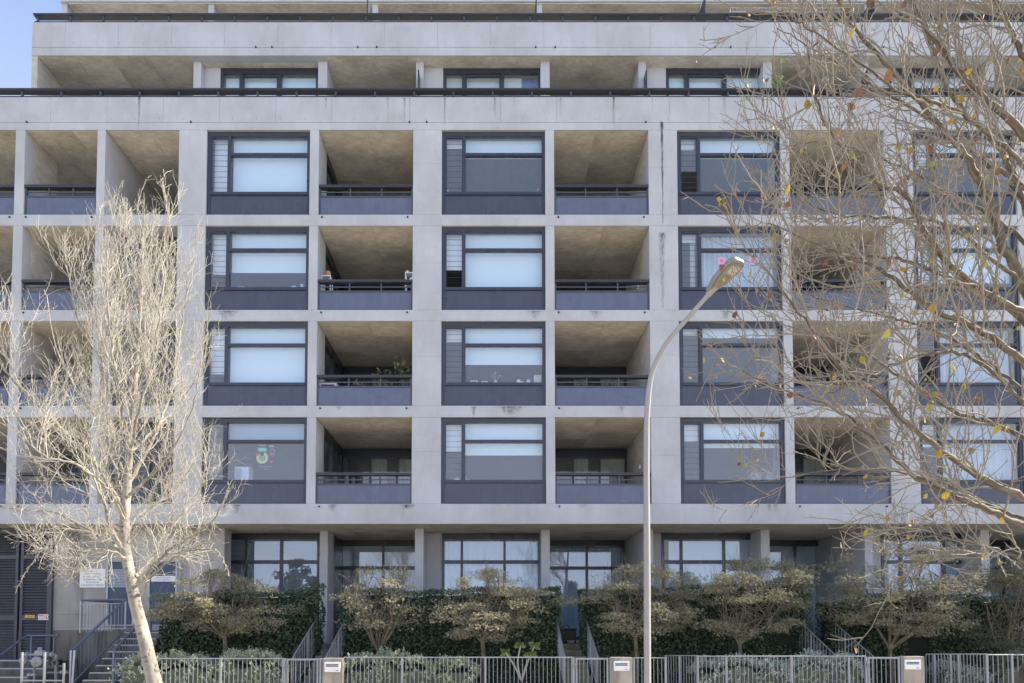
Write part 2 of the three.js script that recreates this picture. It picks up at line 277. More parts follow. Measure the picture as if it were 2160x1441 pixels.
for (const b of bays) for (let r = 0; r < 4; r++) {
  const [y0, y1] = ROW[r], seed = (b.k + 9) * 7 + r;
  const g = 0.006;
  if (plain(b.k)) {
    part(building, 'pier', bx(b.w1, b.r0, y1 + g, y0 - g, ZF - 1.0, ZF - 0.002), M.concrete);
    const yj = y1 + (y0 - y1) * (0.56 + 0.02 * (seed % 3)); part(building, 'pier', bx(b.r1, b.p1, y1 + g, yj - 0.002, ZF - 0.5, ZF - 0.002), M.concrete); part(building, 'pier', bx(b.r1, b.p1, yj + 0.002, y0 - g, ZF - 0.5, ZF - 0.0025), M.concrete);
    part(building, 'party_wall', bx(b.r1, b.p1 - 0.2, y1, y0, ZB - 0.05, ZF - 0.502), M.sidewall);
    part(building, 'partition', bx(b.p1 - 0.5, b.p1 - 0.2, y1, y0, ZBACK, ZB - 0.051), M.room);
    // glazed return wall between the room and the balcony
    const sw = part(building, 'side_window', merge([bx(b.r0 - 0.12, b.r0, y0 - 0.32, y0 - 0.02, ZB, ZF - 1.001), bx(b.r0 - 0.12, b.r0, y1, y1 + 0.06, ZB, ZF - 1.001), ...[0, 0.45, 1].map((f) => bx(b.r0 - 0.12, b.r0, y1 + 0.061, y0 - 0.321, ZF - 1.002 + (ZB - ZF + 1.1) * f - 0.1, ZF - 1.002 + (ZB - ZF + 1.1) * f))]), M.frame);
    part(sw, 'pane', bx(b.r0 - 0.06, b.r0 - 0.06, y1 + 0.06, y0 - 0.32, ZB, ZF - 1.0), M.glass);
    glazedBack(b.r0, b.r1, y0, y1, ZB, seed, r > 1);
    soffit(b.r0 + 0.004, b.r1 - 0.004, y0 - 0.002, ZB + 0.002, ZF - 0.05, 2, 3, seed);
    balustrade(b.r0 + 0.004, b.r1 - 0.004, y1 + (ROW[0][1] - Y(389)) * -1, y1);
    for (const xx of [b.r0 + 0.13, b.r1 - 0.17]) part(building, 'drain_outlet', new THREE.CylinderGeometry(0.027, 0.027, 0.05, 10).rotateX(Math.PI / 2).translate(xx, y1 - 0.085, ZF + 0.012), M.outlet);
    // the wall light on the party wall
    for (const s of [0.55, 1.15]) part(building, 'wall_light', rbx(b.r1 - 0.05, b.r1, y0 - 0.75 - s, y0 - 0.62 - s, ZF - 2.2 + s, ZF - 2.08 + s, 0.015), M.white);
  } else {
    const dx = b.w0;
  }
}
// back and side of the rooms
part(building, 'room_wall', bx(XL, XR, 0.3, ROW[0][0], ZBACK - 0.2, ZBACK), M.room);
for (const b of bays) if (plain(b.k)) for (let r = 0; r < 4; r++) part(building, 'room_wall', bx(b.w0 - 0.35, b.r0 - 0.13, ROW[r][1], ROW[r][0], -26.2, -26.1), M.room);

// the open grid on the left
const gx = [[-300, 30], [50, 203], [220, 376]].map(([a, b]) => [X(a, 400), X(b, 400)]);
const leftPiers = [[X(30, 400), X(50, 400)], [X(203, 400), X(220, 400)], [X(376, 400), bayA.w0]];
for (let r = 0; r < 4; r++) {
  const [y0, y1] = ROW[r], g = 0.006;
  part(building, 'pier', bx(leftPiers[0][0], leftPiers[0][1], y1 + g, y0 - g, ZF - 0.4, ZF - 0.002), M.concrete);
  part(building, 'side_wall', bx(leftPiers[0][0], leftPiers[0][1] - 0.004, y1, y0, ZF - 1.6, ZF - 0.402), M.sidewall);
  part(building, 'pier', bx(leftPiers[1][0], leftPiers[1][1], y1 + g, y0 - g, ZF - 0.5, ZF - 0.002), M.concrete);
  part(building, 'party_wall', bx(leftPiers[1][0], leftPiers[1][1] - 0.004, y1, y0, ZBACK, ZF - 0.502), M.concrete2);
  part(building, 'pier', bx(leftPiers[2][0], leftPiers[2][1], y1 + g, y0 - g, ZF - 0.5, ZF - 0.002), M.concrete);
  part(building, 'party_wall', bx(leftPiers[2][0] + 0.003, leftPiers[2][1] - 0.2, y1, y0, ZBACK, ZF - 0.502), M.sidewall);
  for (const i of [0, 1]) {
    const xa = i ? leftPiers[0][1] : XL, xb = i ? leftPiers[1][0] : leftPiers[0][0];
    balustrade(Math.max(xa, xb - 3.2) + 0.004, xb - 0.004, y1 + (Y(389) - ROW[0][1]), y1);
    for (const xx of [Math.max(xa, xb - 3) + 0.1, xb - 0.12]) part(building, 'drain_outlet', new THREE.CylinderGeometry(0.027, 0.027, 0.05, 10).rotateX(Math.PI / 2).translate(xx, y1 - 0.085, ZF + 0.012), M.outlet);
  }
  soffit(leftPiers[0][0] - 3.2, leftPiers[0][0] - 0.004, y0 - 0.002, -26, ZF - 0.05, 2, 3, 400 + r);
  soffit(leftPiers[0][0], leftPiers[1][0] - 0.004, y0 - 0.0075, -26, ZF - 0.05, 3, 3, 300 + r);
  part(building, 'back_wall', bx(leftPiers[0][0] - 5, leftPiers[1][0], y1, y0, -26.2, -26), M.cladding);
  if (r === 0) soffit(leftPiers[1][1] + 0.004, leftPiers[2][0] - 0.004, y0 - 0.002, -27, ZF - 0.05, 2, 3, 501);
  else {
    const a = leftPiers[1][1], b = leftPiers[2][0], m = a + (b - a) * 0.56;
    part(building, 'cladding_panel', bx(a, m - 0.01, y1, y0 - 0.03, ZF - 0.75, ZF - 0.6), M.cladding); part(building, 'cladding_panel', bx(m + 0.01, b, y1, y0 - 0.03, ZF - 0.8, ZF - 0.66), std(0.075, 0.078, 0.085, 0.6, { map: grainMap }));
  }
}

// upper storeys ------------------------------------------------
function railing(xa, xb, y0, z, step, off, h) {
  const rl = part(building, 'railing', merge([bx(xa, xb, y0 + 0.03, y0 + 0.06, z - 0.05, z - 0.02)]), M.railPost);
  part(rl, 'top_rail', bx(xa - 0.02, xb, y0 + h - 0.055, y0 + h, z - 0.2, z + 0.03), M.rail);
  for (let x = xa + off; x < xb; x += step) part(rl, 'post', bx(x - 0.028, x + 0.028, y0, y0 + h - 0.056, z - 0.08, z - 0.02), M.railPost);
}
railing(XL, XR, yPar, ZF, 1.283, (X(128, 195) - XL) % 1.283, Y(187) - yPar);
const D2 = 22.1, Z2 = -D2, X2 = (px, py = 90) => at(px, py, D2).x, Y2 = (py) => at(CX, py, D2).y;
const xl2 = X2(67), y2Top = Y2(47), y2J = Y2(100), y2Bot = Y2(117);
panelGap('parapet_panel', y2J + 0.004, y2Top, Z2 - 0.22, Z2, xl2, XR, 1.835, X2(137) - xl2);
part(building, 'slab_band', bx(xl2, XR, y2Bot, y2J - 0.008, Z2 - 0.3, Z2), M.concrete);
part(building, 'floor_slab', bx(xl2, XR, y2Bot + 0.03, y2J - 0.02, ZBACK - 1, Z2 - 0.302), M.concrete2);
part(building, 'end_wall', bx(xl2 + 0.003, xl2 + 0.2, yPar - 0.6, y2Bot, Z2 - 8, Z2 - 0.02), M.sidewall);
railing(xl2 + 0.05, XR, y2Top, Z2, 1.135, X2(78, 40) - xl2 - 0.05, Y2(29) - y2Top);
part(building, 'terrace_slab', bx(XL, XR, yPar - 0.75, yPar - 0.6, -34, ZF - 0.23), M.concrete2);
const X3 = (px, d) => at(px, 160, d).x;
for (let k = -1; k <= 5; k++) {
  const o = 469.5 * k;
  const d = 22.35, pier = (a, b, zb) => part(building, 'pier', bx(X3(a + o, d), X3(b + o, d), yPar - 0.6, y2Bot - 0.003, -zb, -d), M.concrete);
  pier(408 + 469.5, 424 + 469.5, 23.6); pier(671 + 469.5, 690 + 469.5, 23.6);
  const dw = 22.62, x0 = X3(935 + o, dw), x1 = X3(1142 + o, dw), yT = y2Bot - 0.003, y0 = yPar - 0.6, W = x1 - x0;
  part(building, 'wall', bx(X3(893 + o, dw), x0 - 0.004, y0, y2Bot - 0.003, -23, -dw + 0.02), M.concrete);
  const P = (f) => x0 + W * f, hd = at(CX, 155, dw).y;
  const w = part(building, 'window', frameBars([[P(0), P(1), hd, yT], [P(0), P(0.03), y0, hd - 0.002], [P(0.97), P(1), y0, hd - 0.002], [P(0.19), P(0.22), y0, hd - 0.002], [P(0.59), P(0.62), y0, hd - 0.002]], -dw - 0.1, -dw), M.frame);
  for (const [a, b] of [[0.03, 0.19], [0.22, 0.59], [0.62, 0.97]]) part(w, 'pane', bx(P(a), P(b), y0, hd, -dw - 0.06, -dw - 0.06), M.glass);
  part(w, 'sash', frameBars([[P(0.22), P(0.59), hd - 0.12, hd - 0.05], [P(0.22), P(0.24), y0, hd - 0.13], [P(0.57), P(0.59), y0, hd - 0.13]], -dw - 0.055, -dw - 0.02), M.frame);
  part(w, 'blind', bx(P(0.03), P(k === 0 ? 0.8 : 0.97), k === 0 ? hd - 0.55 : y0, hd, -dw - 0.22, -dw - 0.21), k === 0 ? M.blindCream : M.blind);
  if (k === 0) part(w, 'curtain', pleats(P(0.8), P(0.97), y0, hd, -dw - 0.25, 0.03, 0.1), M.curtainBlue);
  if (k >= 0) part(building, 'privacy_screen', bx(X3(884 + (k % 2 ? 477 : 0) + 469.5 * (k - (k % 2 ? 1 : 0)), 22.2) - 0.02, X3(884 + (k % 2 ? 477 : 0) + 469.5 * (k - (k % 2 ? 1 : 0)), 22.2) + 0.02, yPar - 0.6, Y2(152), -24, -22.0), M.frame);
  // deep terrace to the right of the window: soffit boards
  soffit(X3(690 + 469.5 + o, d), X3(880 + 469.5 * 2 + o - 469.5 + 469.5, d) - 0.01, y2Bot - 0.002 - 0.001 * (k + 1), -29, Z2 - 0.05, 3, 3, 700 + k);
  soffit(X3(880 + o, d), X3(690 + 469.5 + o, d) - 0.01, y2Bot + 0.004, -24.2, Z2 - 0.05, 4, 1, 760 + k);
}
soffit(xl2 + 0.21, X3(409, 22.35), y2Bot - 0.004, -29, Z2 - 0.05, 4, 3, 811);
part(building, 'back_wall', bx(xl2, XR, yPar - 0.6, y2Bot + 0.02, -29.2, -29), M.cladding);
for (const px of [540, 574, 755, 795, 1130, 1171, 1508, 1541, 1863]) part(building, 'drain_outlet', new THREE.CylinderGeometry(0.027, 0.027, 0.05, 10).rotateX(Math.PI / 2).translate(X2(px), y2J, Z2 + 0.012), M.outlet);
for (const px of [57, 403, 864, 900, 1362]) part(building, 'drain_outlet', new THREE.CylinderGeometry(0.027, 0.027, 0.05, 10).rotateX(Math.PI / 2).translate(X(px, 257), yJoint, ZF + 0.012), M.outlet);
{ // top storey
  const D7 = 24.2, x7 = (px) => at(px, 15, D7).x, y7 = at(CX, 3, D7).y, a = x7(126);
  part(building, 'roof_slab', bx(a, XR, y7, y7 + 0.5, -36, -D7), M.concrete);
  soffit(a + 0.3, XR, y7 - 0.03, -33, -D7 - 0.06, 18, 2, 911);
  for (let i = -1; i < 8; i++) { const px = i < 0 ? 126 : 437 + 347.5 * i; part(building, 'pier', bx(x7(px), x7(px + 12), y2Top - 0.5, y7 - 0.002, -D7 - 1.4, -D7 - 0.1), M.concrete); if (i > 0) part(building, 'privacy_screen', bx(x7(px - 3) - 0.02, x7(px - 3) + 0.02, y2Top - 0.5, y7 - 0.4, -D7 - 1.3, -D7 + 0.6), M.frame); }
  part(building, 'back_wall', bx(a, XR, y2Top - 0.5, y7, -33.2, -33), M.cladding);
}

{ // formwork tie holes
  const dots = (y, z, x0, step) => { const a = []; for (let x = x0; x < XR - 10; x += step) a.push(new THREE.CylinderGeometry(0.014, 0.014, 0.004, 8).rotateX(Math.PI / 2).translate(x, y, z + 0.001)); return a; };
  tag(part(building, 'tie_holes', merge([...dots(Y(250), ZF, X(30, 250), 0.79), ...dots(Y(212), ZF, X(56, 212), 1.58), ...dots(Y2(91), Z2, X2(105), 0.8), ...dots(Y2(54), Z2, X2(105), 1.6), ...bays.filter((b) => plain(b.k)).flatMap((b) => ROW.flatMap(([a, c]) => [0.2, 0.75].map((f) => new THREE.CylinderGeometry(0.012, 0.012, 0.004, 8).rotateX(Math.PI / 2).translate(b.p1 - 0.2, c + (a - c) * f, ZF - 0.001))))]), std(0.2, 0.2, 0.2, 1)), '', '', '', 'stuff');
}

// ground floor -------------------------------------------------
const FL = 1.36, ZW = -23.2, DW = 23.2, ZD = -25.2, DD = 25.2, cTop = yBeamBot;
const gxw = (px, d, py = 1180) => at(px, py, d).x;
soffit(XL, XR, cTop - 0.002, -25.3, ZF - 0.05, 26, 2, 601);
part(building, 'terrace_floor', bx(X(430), XR, -0.2, FL, ZBACK, -20.45), M.plinth);
function shopWindow(x0, x1, y0, y1, z, cols, transom, fill, seed) {
  const R = rng(seed), bars = [[x0, x1, y0 - 0.22, y0], [x0, x0 + 0.09, y1, y0 - 0.221], [x1 - 0.09, x1, y1, y0 - 0.221], [x0 + 0.091, x1 - 0.091, transom - 0.1, transom + 0.02], [x0 + 0.091, x1 - 0.091, y1, y1 + 0.1]];
  for (const c of cols) { const x = x0 + (x1 - x0) * c; bars.push([x - 0.045, x + 0.045, y1 + 0.101, transom - 0.101], [x - 0.04, x + 0.04, transom + 0.021, y0 - 0.221]); }
  const w = part(building, 'window', frameBars(bars, z - 0.12, z), M.frame), cs = [0, ...cols, 1];
  for (let i = 0; i + 1 < cs.length; i++) { const a = x0 + (x1 - x0) * cs[i] + 0.04, b = x0 + (x1 - x0) * cs[i + 1] - 0.04; part(w, 'pane', bx(a, b, y1 + 0.1, transom - 0.1, z - 0.08, z - 0.08), M.glassLow); part(w, 'pane', bx(a, b, transom + 0.02, y0 - 0.22, z - 0.08, z - 0.08), M.glassLow); }
  if (fill === 'sheer') part(w, 'curtain', pleats(x0 + 0.1, x1 - 0.1, y1 + 0.1, y0 - 0.26, z - 0.35, 0.04, 0.17), M.curtain);
  if (fill === 'blind') part(w, 'blind', bx(x0 + 0.05, x1 - 0.05, y0 - 0.95, y0 - 0.2, z - 0.3, z - 0.29), M.blindCream);
  if (fill === 'cream') part(w, 'blind', bx(x0 + 0.05, x1 - 0.05, y1 + 0.1, y0 - 0.2, z - 0.3, z - 0.29), M.blindCream);
  return w;
}
const tW = at(CX, 1183, DW).y, hW = at(CX, 1126, DW).y, tD = at(CX, 1196, DD).y, hD = at(CX, 1140, DD).y, ceil = cTop - 0.008;
const gfBay = (o, f1, f2) => {
  // window 932..1142, pier 1142..1160, door 1160..1318, pier 1360..1378, wall 1378..1396
  const q = (px, d) => gxw(px + o, d);
  shopWindow(q(932, DW), q(1142, DW), ceil, FL, ZW, [0.2, 0.63], tW, f1, 5);
  part(building, 'pier', bx(q(1142, 22.3), q(1160, 22.3), FL, ceil, ZW - 0.3, -22.3), M.concrete);
  part(building, 'return_wall', bx(q(1142, 22.3), q(1142, 22.3) + 0.12, FL, ceil, ZD, ZW - 0.302), M.frame);
  shopWindow(q(1160, 22.3) - 0.1, q(1318, DD), ceil, FL, ZD, [0.55], tD, f2, 9);
  part(building, 'pier', bx(q(1361, 22.05), q(1378, 22.05), FL, ceil, ZD - 0.3, -22.05), M.concrete);
  part(building, 'return_wall', bx(q(1318, DD), q(1361, 22.05) - 0.003, FL, ceil, ZD - 0.3, ZD - 0.1), M.sidewall);
  const wallL = part(building, 'wall', bx(q(1378, DW), q(1396, DW) + 0.25, FL, ceil, ZW - 0.2, ZW - 0.03), M.concrete);
};
gfBay(0, 'sheer', 'sheer'); gfBay(464, 'cream', 'cream'); gfBay(928, 'sheer', 'cream'); gfBay(1392, 'sheer', 'cream');
shopWindow(gxw(470, DW), gxw(674, DW), ceil, FL, ZW, [0.24, 0.6], tW, '', 5);
part(building, 'pier', bx(gxw(674, 22.6), gxw(691, 22.6), FL, ceil, ZW - 0.3, -22.6), M.concrete);
part(building, 'return_wall', bx(gxw(678, 22.6), gxw(678, 22.6) + 0.12, FL, ceil, ZD, ZW - 0.302), M.frame);
shopWindow(gxw(691, 22.6) - 0.2, gxw(900, DD), ceil, FL, ZD, [0.5], tD, 'blind', 9);
part(building, 'pier', bx(gxw(875, 22.05), gxw(893, 22.05), FL, ceil, ZW - 0.2, -22.05), M.concrete);
part(building, 'return_wall', bx(gxw(878, 22.05), gxw(878, 22.05) + 0.2, FL, ceil, ZD - 0.3, ZW - 0.202), M.sidewall);
part(building, 'wall', bx(gxw(893, DW) - 0.05, gxw(932, DW) - 0.003, FL, ceil, ZW - 0.2, ZW - 0.03), M.concrete);
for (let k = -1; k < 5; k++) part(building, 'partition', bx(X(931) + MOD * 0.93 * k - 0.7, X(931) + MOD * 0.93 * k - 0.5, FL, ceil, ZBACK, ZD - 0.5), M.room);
// service end on the left: wall with tie lines, steel doors, louvred doors
const DS = 21.9, sx = (px) => at(px, 1250, DS).x, sy = (py) => at(CX, py, DS).y;
{ const ys = [sy(1330), sy(1297), sy(1182), ceil], xa = sx(112), xb = sx(472);
  for (let i = 0; i < 3; i++) for (const [a, b] of [[xa, sx(228)], [sx(228), sx(345)], [sx(345), xb]]) part(building, 'wall_panel', bx(a + 0.003, b - 0.003, ys[i] + 0.003, ys[i + 1] - 0.003, -DS - 0.25, -DS), M.servicewall);
  part(building, 'wall_base', bx(XL, xb, -0.3, sy(1330) - 0.003, -DS - 0.3, -DS + 0.015), M.dirty);
  part(building, 'wall_core', bx(XL, xb - 0.02, -0.3, ceil, -DS - 0.6, -DS - 0.27), M.concrete2);
  for (const [a, b] of [[229, 281], [317, 371]]) {
    const d = part(building, 'service_door', bx(sx(a), sx(b), sy(1318), sy(1185), -DS, -DS + 0.03), M.doorBlue);
    part(d, 'door_frame', frameBars([[sx(a) - 0.05, sx(a), sy(1320), sy(1183)], [sx(b), sx(b) + 0.05, sy(1320), sy(1183)], [sx(a), sx(b), sy(1185), sy(1183)], [sx(a), sx(b), sy(1320), sy(1318)]], -DS - 0.01, -DS + 0.06), M.doorFrame);
    part(d, 'handle', rbx(sx(b) - 0.14, sx(b) - 0.05, sy(1258), sy(1254), -DS + 0.05, -DS + 0.09, 0.01), M.steel);
  }
  // louvred plant room doors
  const y0 = sy(1120), y1 = sy(1393);
  for (const [a, b] of [[-140, -48], [-46, 41], [46, 108]]) {
    const xa2 = sx(a), xb2 = sx(b), mid = [[y1, sy(1309)], [sy(1298), sy(1180)], [sy(1172), y0 - 0.1]];
    const d = part(building, 'louvred_door', frameBars([[xa2, xa2 + 0.09, y1, y0], [xb2 - 0.09, xb2, y1, y0], [xa2 + 0.091, xb2 - 0.091, y1, y1 + 0.06], [xa2 + 0.091, xb2 - 0.091, sy(1309), sy(1298)], [xa2 + 0.091, xb2 - 0.091, sy(1180), sy(1172)], [xa2 + 0.091, xb2 - 0.091, y0 - 0.1, y0]], -DS + 0.0, -DS + 0.09), M.louvre);
    for (const [p, q] of mid) { const n = Math.round((q - p) / 0.092); for (let i = 0; i < n; i++) { const y = p + (q - p) * (i + 0.5) / n, g = new THREE.BoxGeometry(xb2 - xa2 - 0.182, 0.075, 0.012); g.rotateX(-0.6); g.translate((xa2 + xb2) / 2, y, -DS + 0.05); part(d, 'slat', metreUV(g), M.louvre); } }
    part(d, 'backing', bx(xa2, xb2, y1, y0, -DS - 0.02, -DS + 0.008), M.black);
  }
  part(building, 'door_jamb', bx(sx(108), sx(113), sy(1393), sy(1118), -DS - 0.05, -DS + 0.11), M.louvre);
  part(building, 'plinth', bx(XL, sx(150), -0.3, sy(1394), -21.85, -20.9), M.plinth);
}

// ---------------------------------------------------------------- signs and doors' plates
function board(lines, w, h, opt = {}) {
  const S = opt.s || 256, c = document.createElement('canvas'); c.width = Math.round(S * w / h); c.height = S; const g = c.getContext('2d');
  g.fillStyle = opt.bg || '#e8e8e6'; g.fillRect(0, 0, c.width, c.height); g.fillStyle = opt.fg || '#26282c'; g.textAlign = 'center'; g.textBaseline = 'middle';
  const lh = c.height / (lines.length + 0.6);
  lines.forEach((t, i) => { let f = lh * (opt.k || 0.78); g.font = f + 'px sans-serif'; const tw = g.measureText(t).width; if (tw > c.width * 0.93) { f *= c.width * 0.93 / tw; g.font = f + 'px sans-serif'; } g.fillText(t, c.width / 2, lh * (i + 0.8)); });
  if (opt.draw) opt.draw(g, c.width, c.height);
  const t = new THREE.CanvasTexture(c); t.colorSpace = THREE.SRGBColorSpace; return t;
}
function sign(name, label, pxa, pya, pxb, pyb, depth, lines, opt) {
  const a = at(pxa, pya, depth), b = at(pxb, pyb, depth), w = b.x - a.x, h = a.y - b.y;
  const t = thing(name, label, 'sign'); t.position.set((a.x + b.x) / 2, b.y, -depth);
  part(t, 'backing', bx(-w / 2, w / 2, 0, h, 0, 0.008), M.white);
  part(t, 'print', new THREE.PlaneGeometry(w, h).translate(0, h / 2, 0.0105), new THREE.MeshStandardMaterial({ map: board(lines, w, h, opt), roughness: 0.5 }));
}
sign('wall_sign', 'white board about hydrant and sprinkler access on the grey concrete wall', 169, 1200, 221.5, 1239.5, DS - 0.005, ['ACCESS TO', 'FIRE HYDRANT &', 'SPRINKLER PUMPS,', 'SPRINKLER ALARM', 'VALVE ROOM', '& BASEMENT CARPARK']);
sign('door_sign', 'grey lettered notice on the left blue service door', 231, 1201, 279, 1239, DS - 0.035, ['ACCESS TO', 'FIRE HYDRANT &', 'SPRINKLER PUMPS,', 'SPRINKLER ALARM', 'VALVE ROOM', '& BASEMENT CARPARK'], { bg: '#9298a6', fg: '#5a6070' });
sign('door_sign', 'small white fire safety notice on the right blue service door', 319, 1215, 370, 1227, DS - 0.035, ['FIRE SAFETY DOOR', 'DO NOT OBSTRUCT'], { s: 96 });
sign('number_plate', 'small yellow number plate on the louvred door', 53, 1297.5, 73, 1303.5, DS - 0.095, ['166364'], { bg: '#d9a90c', fg: '#5b4300', s: 64, k: 1 });
sign('warning_sign', 'small white and red danger plate on the louvred door', 81, 1296, 103.5, 1308, DS - 0.095, [], { s: 128, draw: (g, w, h) => {
  g.fillStyle = '#9b2a2e'; g.fillRect(w * 0.04, h * 0.08, w * 0.5, h * 0.3); g.fillStyle = '#eee'; g.font = 'bold ' + h * 0.22 + 'px sans-serif'; g.fillText('DANGER', w * 0.29, h * 0.24); g.fillStyle = '#222'; g.font = h * 0.16 + 'px sans-serif'; g.fillText('HIGH VOLTAGE', w * 0.3, h * 0.55); g.font = 'bold ' + h * 0.22 + 'px sans-serif'; g.fillText('KEEP OUT', w * 0.3, h * 0.8);
  g.strokeStyle = '#b3262c'; g.lineWidth = h * 0.08; g.beginPath(); g.arc(w * 0.77, h * 0.5, h * 0.33, 0, 7); g.stroke(); g.fillStyle = '#222'; g.fillRect(w * 0.72, h * 0.35, w * 0.07, h * 0.32); g.beginPath(); g.moveTo(w * 0.77 - h * 0.23, h * 0.27); g.lineTo(w * 0.77 + h * 0.23, h * 0.73); g.stroke(); } });

// ---------------------------------------------------------------- street lamp
{
  const o = thing('street_lamp', 'grey curved steel street lamp with flat head over the footpath', 'street lamp');
  const P = [at(1366, 1470, 13.3), at(1365, 1200, 13.3), at(1364, 950, 13.3), at(1366, 860, 13.25), at(1376, 785, 13.15), at(1404, 727, 12.95), at(1450, 672, 12.65), at(1512, 602, 12.2)];
  P.unshift(V(P[0].x, -0.02, P[0].z));
  const c = curve(P, 70), rr = c.map((p, i) => 0.076 - 0.032 * Math.min(1, i / 62)); 
  const seam = c.findIndex((p) => p.y > at(0, 1100, 13.3).y);
  part(o, 'pole', new Tubes().add(c.slice(0, seam + 1), rr.slice(0, seam + 1), 18).build(), M.lamp);
  part(o, 'arm', new Tubes().add(c.slice(seam), rr.slice(seam).map((r) => r * 0.97), 18).build(), M.lamp);
  part(o, 'base_plate', new THREE.CylinderGeometry(0.2, 0.2, 0.03, 16).translate(P[0].x, 0.01, P[0].z), M.galv);
  const a = at(1503, 612, 12.25), b = at(1556, 557, 11.75), h = thing('tmp', '', ''); scene.remove(h); used.delete('tmp');
  const len = 0.67, dir = b.clone().sub(a).normalize(), z = dir, x = V(0, 1, 0).cross(z).normalize(), y = z.clone().cross(x);
  const m = new THREE.Matrix4().makeBasis(x, y, z).setPosition(a);
  const outline = (k, z0, z1) => { const s = new THREE.Shape(); s.moveTo(-0.055 * k, z0); s.lineTo(-0.165 * k, z0 + 0.26); s.lineTo(-0.185 * k, z1 - 0.14); s.quadraticCurveTo(-0.175 * k, z1, -0.07 * k, z1); s.lineTo(0.07 * k, z1); s.quadraticCurveTo(0.175 * k, z1, 0.185 * k, z1 - 0.14); s.lineTo(0.165 * k, z0 + 0.26); s.lineTo(0.055 * k, z0); return s; };
  const ex = (k, z0, z1, d, bev, yy) => { const g = new THREE.ExtrudeGeometry(outline(k, z0, z1), { depth: d, bevelEnabled: true, bevelSize: bev, bevelThickness: bev, bevelSegments: 3 }); g.rotateX(Math.PI / 2).translate(0, yy, 0).applyMatrix4(m); return g; };
  part(o, 'lamp_head', ex(0.95, -0.06, len, 0.055, 0.02, 0.07), std(0.24, 0.24, 0.235, 0.6));
  part(o, 'underside', ex(0.82, 0.02, len - 0.05, 0.01, 0.004, -0.018), M.lampUnder);
  part(o, 'lens', new RoundedBoxGeometry(0.2, 0.02, 0.17, 3, 0.008).translate(0, -0.036, 0.5).applyMatrix4(m), std(0.5, 0.46, 0.34, 0.25));
  part(o, 'driver_cover', new RoundedBoxGeometry(0.15, 0.02, 0.2, 3, 0.008).translate(0, -0.034, 0.31).applyMatrix4(m), M.lampUnder);
  for (const k of [0, 1, 2]) part(o, 'fin', new THREE.BoxGeometry(0.11, 0.012, 0.02).translate(0, -0.05, 0.25 + k * 0.06).applyMatrix4(m), M.steelDark);
  part(o, 'collar', capped(a.clone().addScaledVector(dir, -0.12), a.clone().addScaledVector(dir, 0.1), 0.058, 14), M.lamp);
  for (const s of [-0.13, 0.13]) part(o, 'bolt', new THREE.CylinderGeometry(0.01, 0.01, 0.02, 8).translate(s, -0.01, 0.62).applyMatrix4(m), M.steelDark);
}

// ---------------------------------------------------------------- entry stairs, service stairs and rails
function stairs(name, label, xl, xr, z0, z1, y0, y1, n, mat, nosing) {
  const t = thing(name, label, 'stairs');
  for (let i = 0; i < n; i++) {
    const za = z0 + (z1 - z0) * i / n, zb = z0 + (z1 - z0) * (i + 1) / n, h = y0 + (y1 - y0) * (i + 1) / n;
    const s = part(t, 'step', rbx(xl, xr, -0.1, h, zb - 0.001, za, 0.012), mat);
    if (nosing) part(s, 'nosing', bx(xl + 0.03, xr - 0.02, h - 0.025, h + 0.006, za - 0.05, za + 0.006), nosing);
  }
  return t;
}
function handrail(name, label, p, q, h, n, mat, posts = [0, 0.5, 1], r = 0.022, bal = 0.008) {   // p, q: feet of the first and the last post
  const t = thing(name, label, 'handrail'), up = V(0, h, 0);
  part(t, 'top_rail', capped(p.clone().add(up), q.clone().add(up), r), mat);
  part(t, 'bottom_rail', capped(p.clone().add(V(0, 0.1, 0)), q.clone().add(V(0, 0.1, 0)), r * 0.7), mat);
  for (const f of posts) { const a = p.clone().lerp(q, f); part(t, 'post', capped(a, a.clone().add(up), r), mat); }
  for (let i = 1; i < n; i++) { const a = p.clone().lerp(q, i / n); part(t, 'baluster', rod(a.clone().add(V(0, 0.1, 0)), a.clone().add(up), bal, 5), mat); }
  return t;
}
const stairMat = std(0.42, 0.43, 0.43, 0.9, { map: dirtyMap, bumpMap: concreteBump, bumpScale: 0.004 }), mossy = std(0.36, 0.37, 0.29, 0.95, { map: dirtyMap, bumpMap: concreteBump, bumpScale: 0.004 });
for (const [xl, xr, lab, mat, ll, lr] of [
  [-5.2, -4.45, 'grey concrete entry steps behind the leftmost metal gate', stairMat, 'grey railing on the left of the leftmost entry steps', 'grey railing on the right of the leftmost entry steps'],
  [1.95, 2.7, 'mossy concrete entry steps behind the gate left of the lamp post', mossy, 'grey railing on the left of the mossy entry steps', 'grey railing on the right of the mossy entry steps'],
  [9.1, 9.95, 'concrete entry steps behind the rightmost metal gate', stairMat, 'grey railing on the left of the rightmost entry steps', 'grey railing on the right of the rightmost entry steps']]) {
  stairs('entry_stairs', lab, xl, xr, -17.6, -20.44, 0.05, FL, 8, mat);
  for (const [x, l] of [[xl - 0.06, ll], [xr + 0.06, lr]]) handrail('stair_railing', l, V(x, 0.12, -17.5), V(x, FL, -20.25), 1.0, 16, M.galv, [0, 0.5, 1], 0.02, 0.009);
}
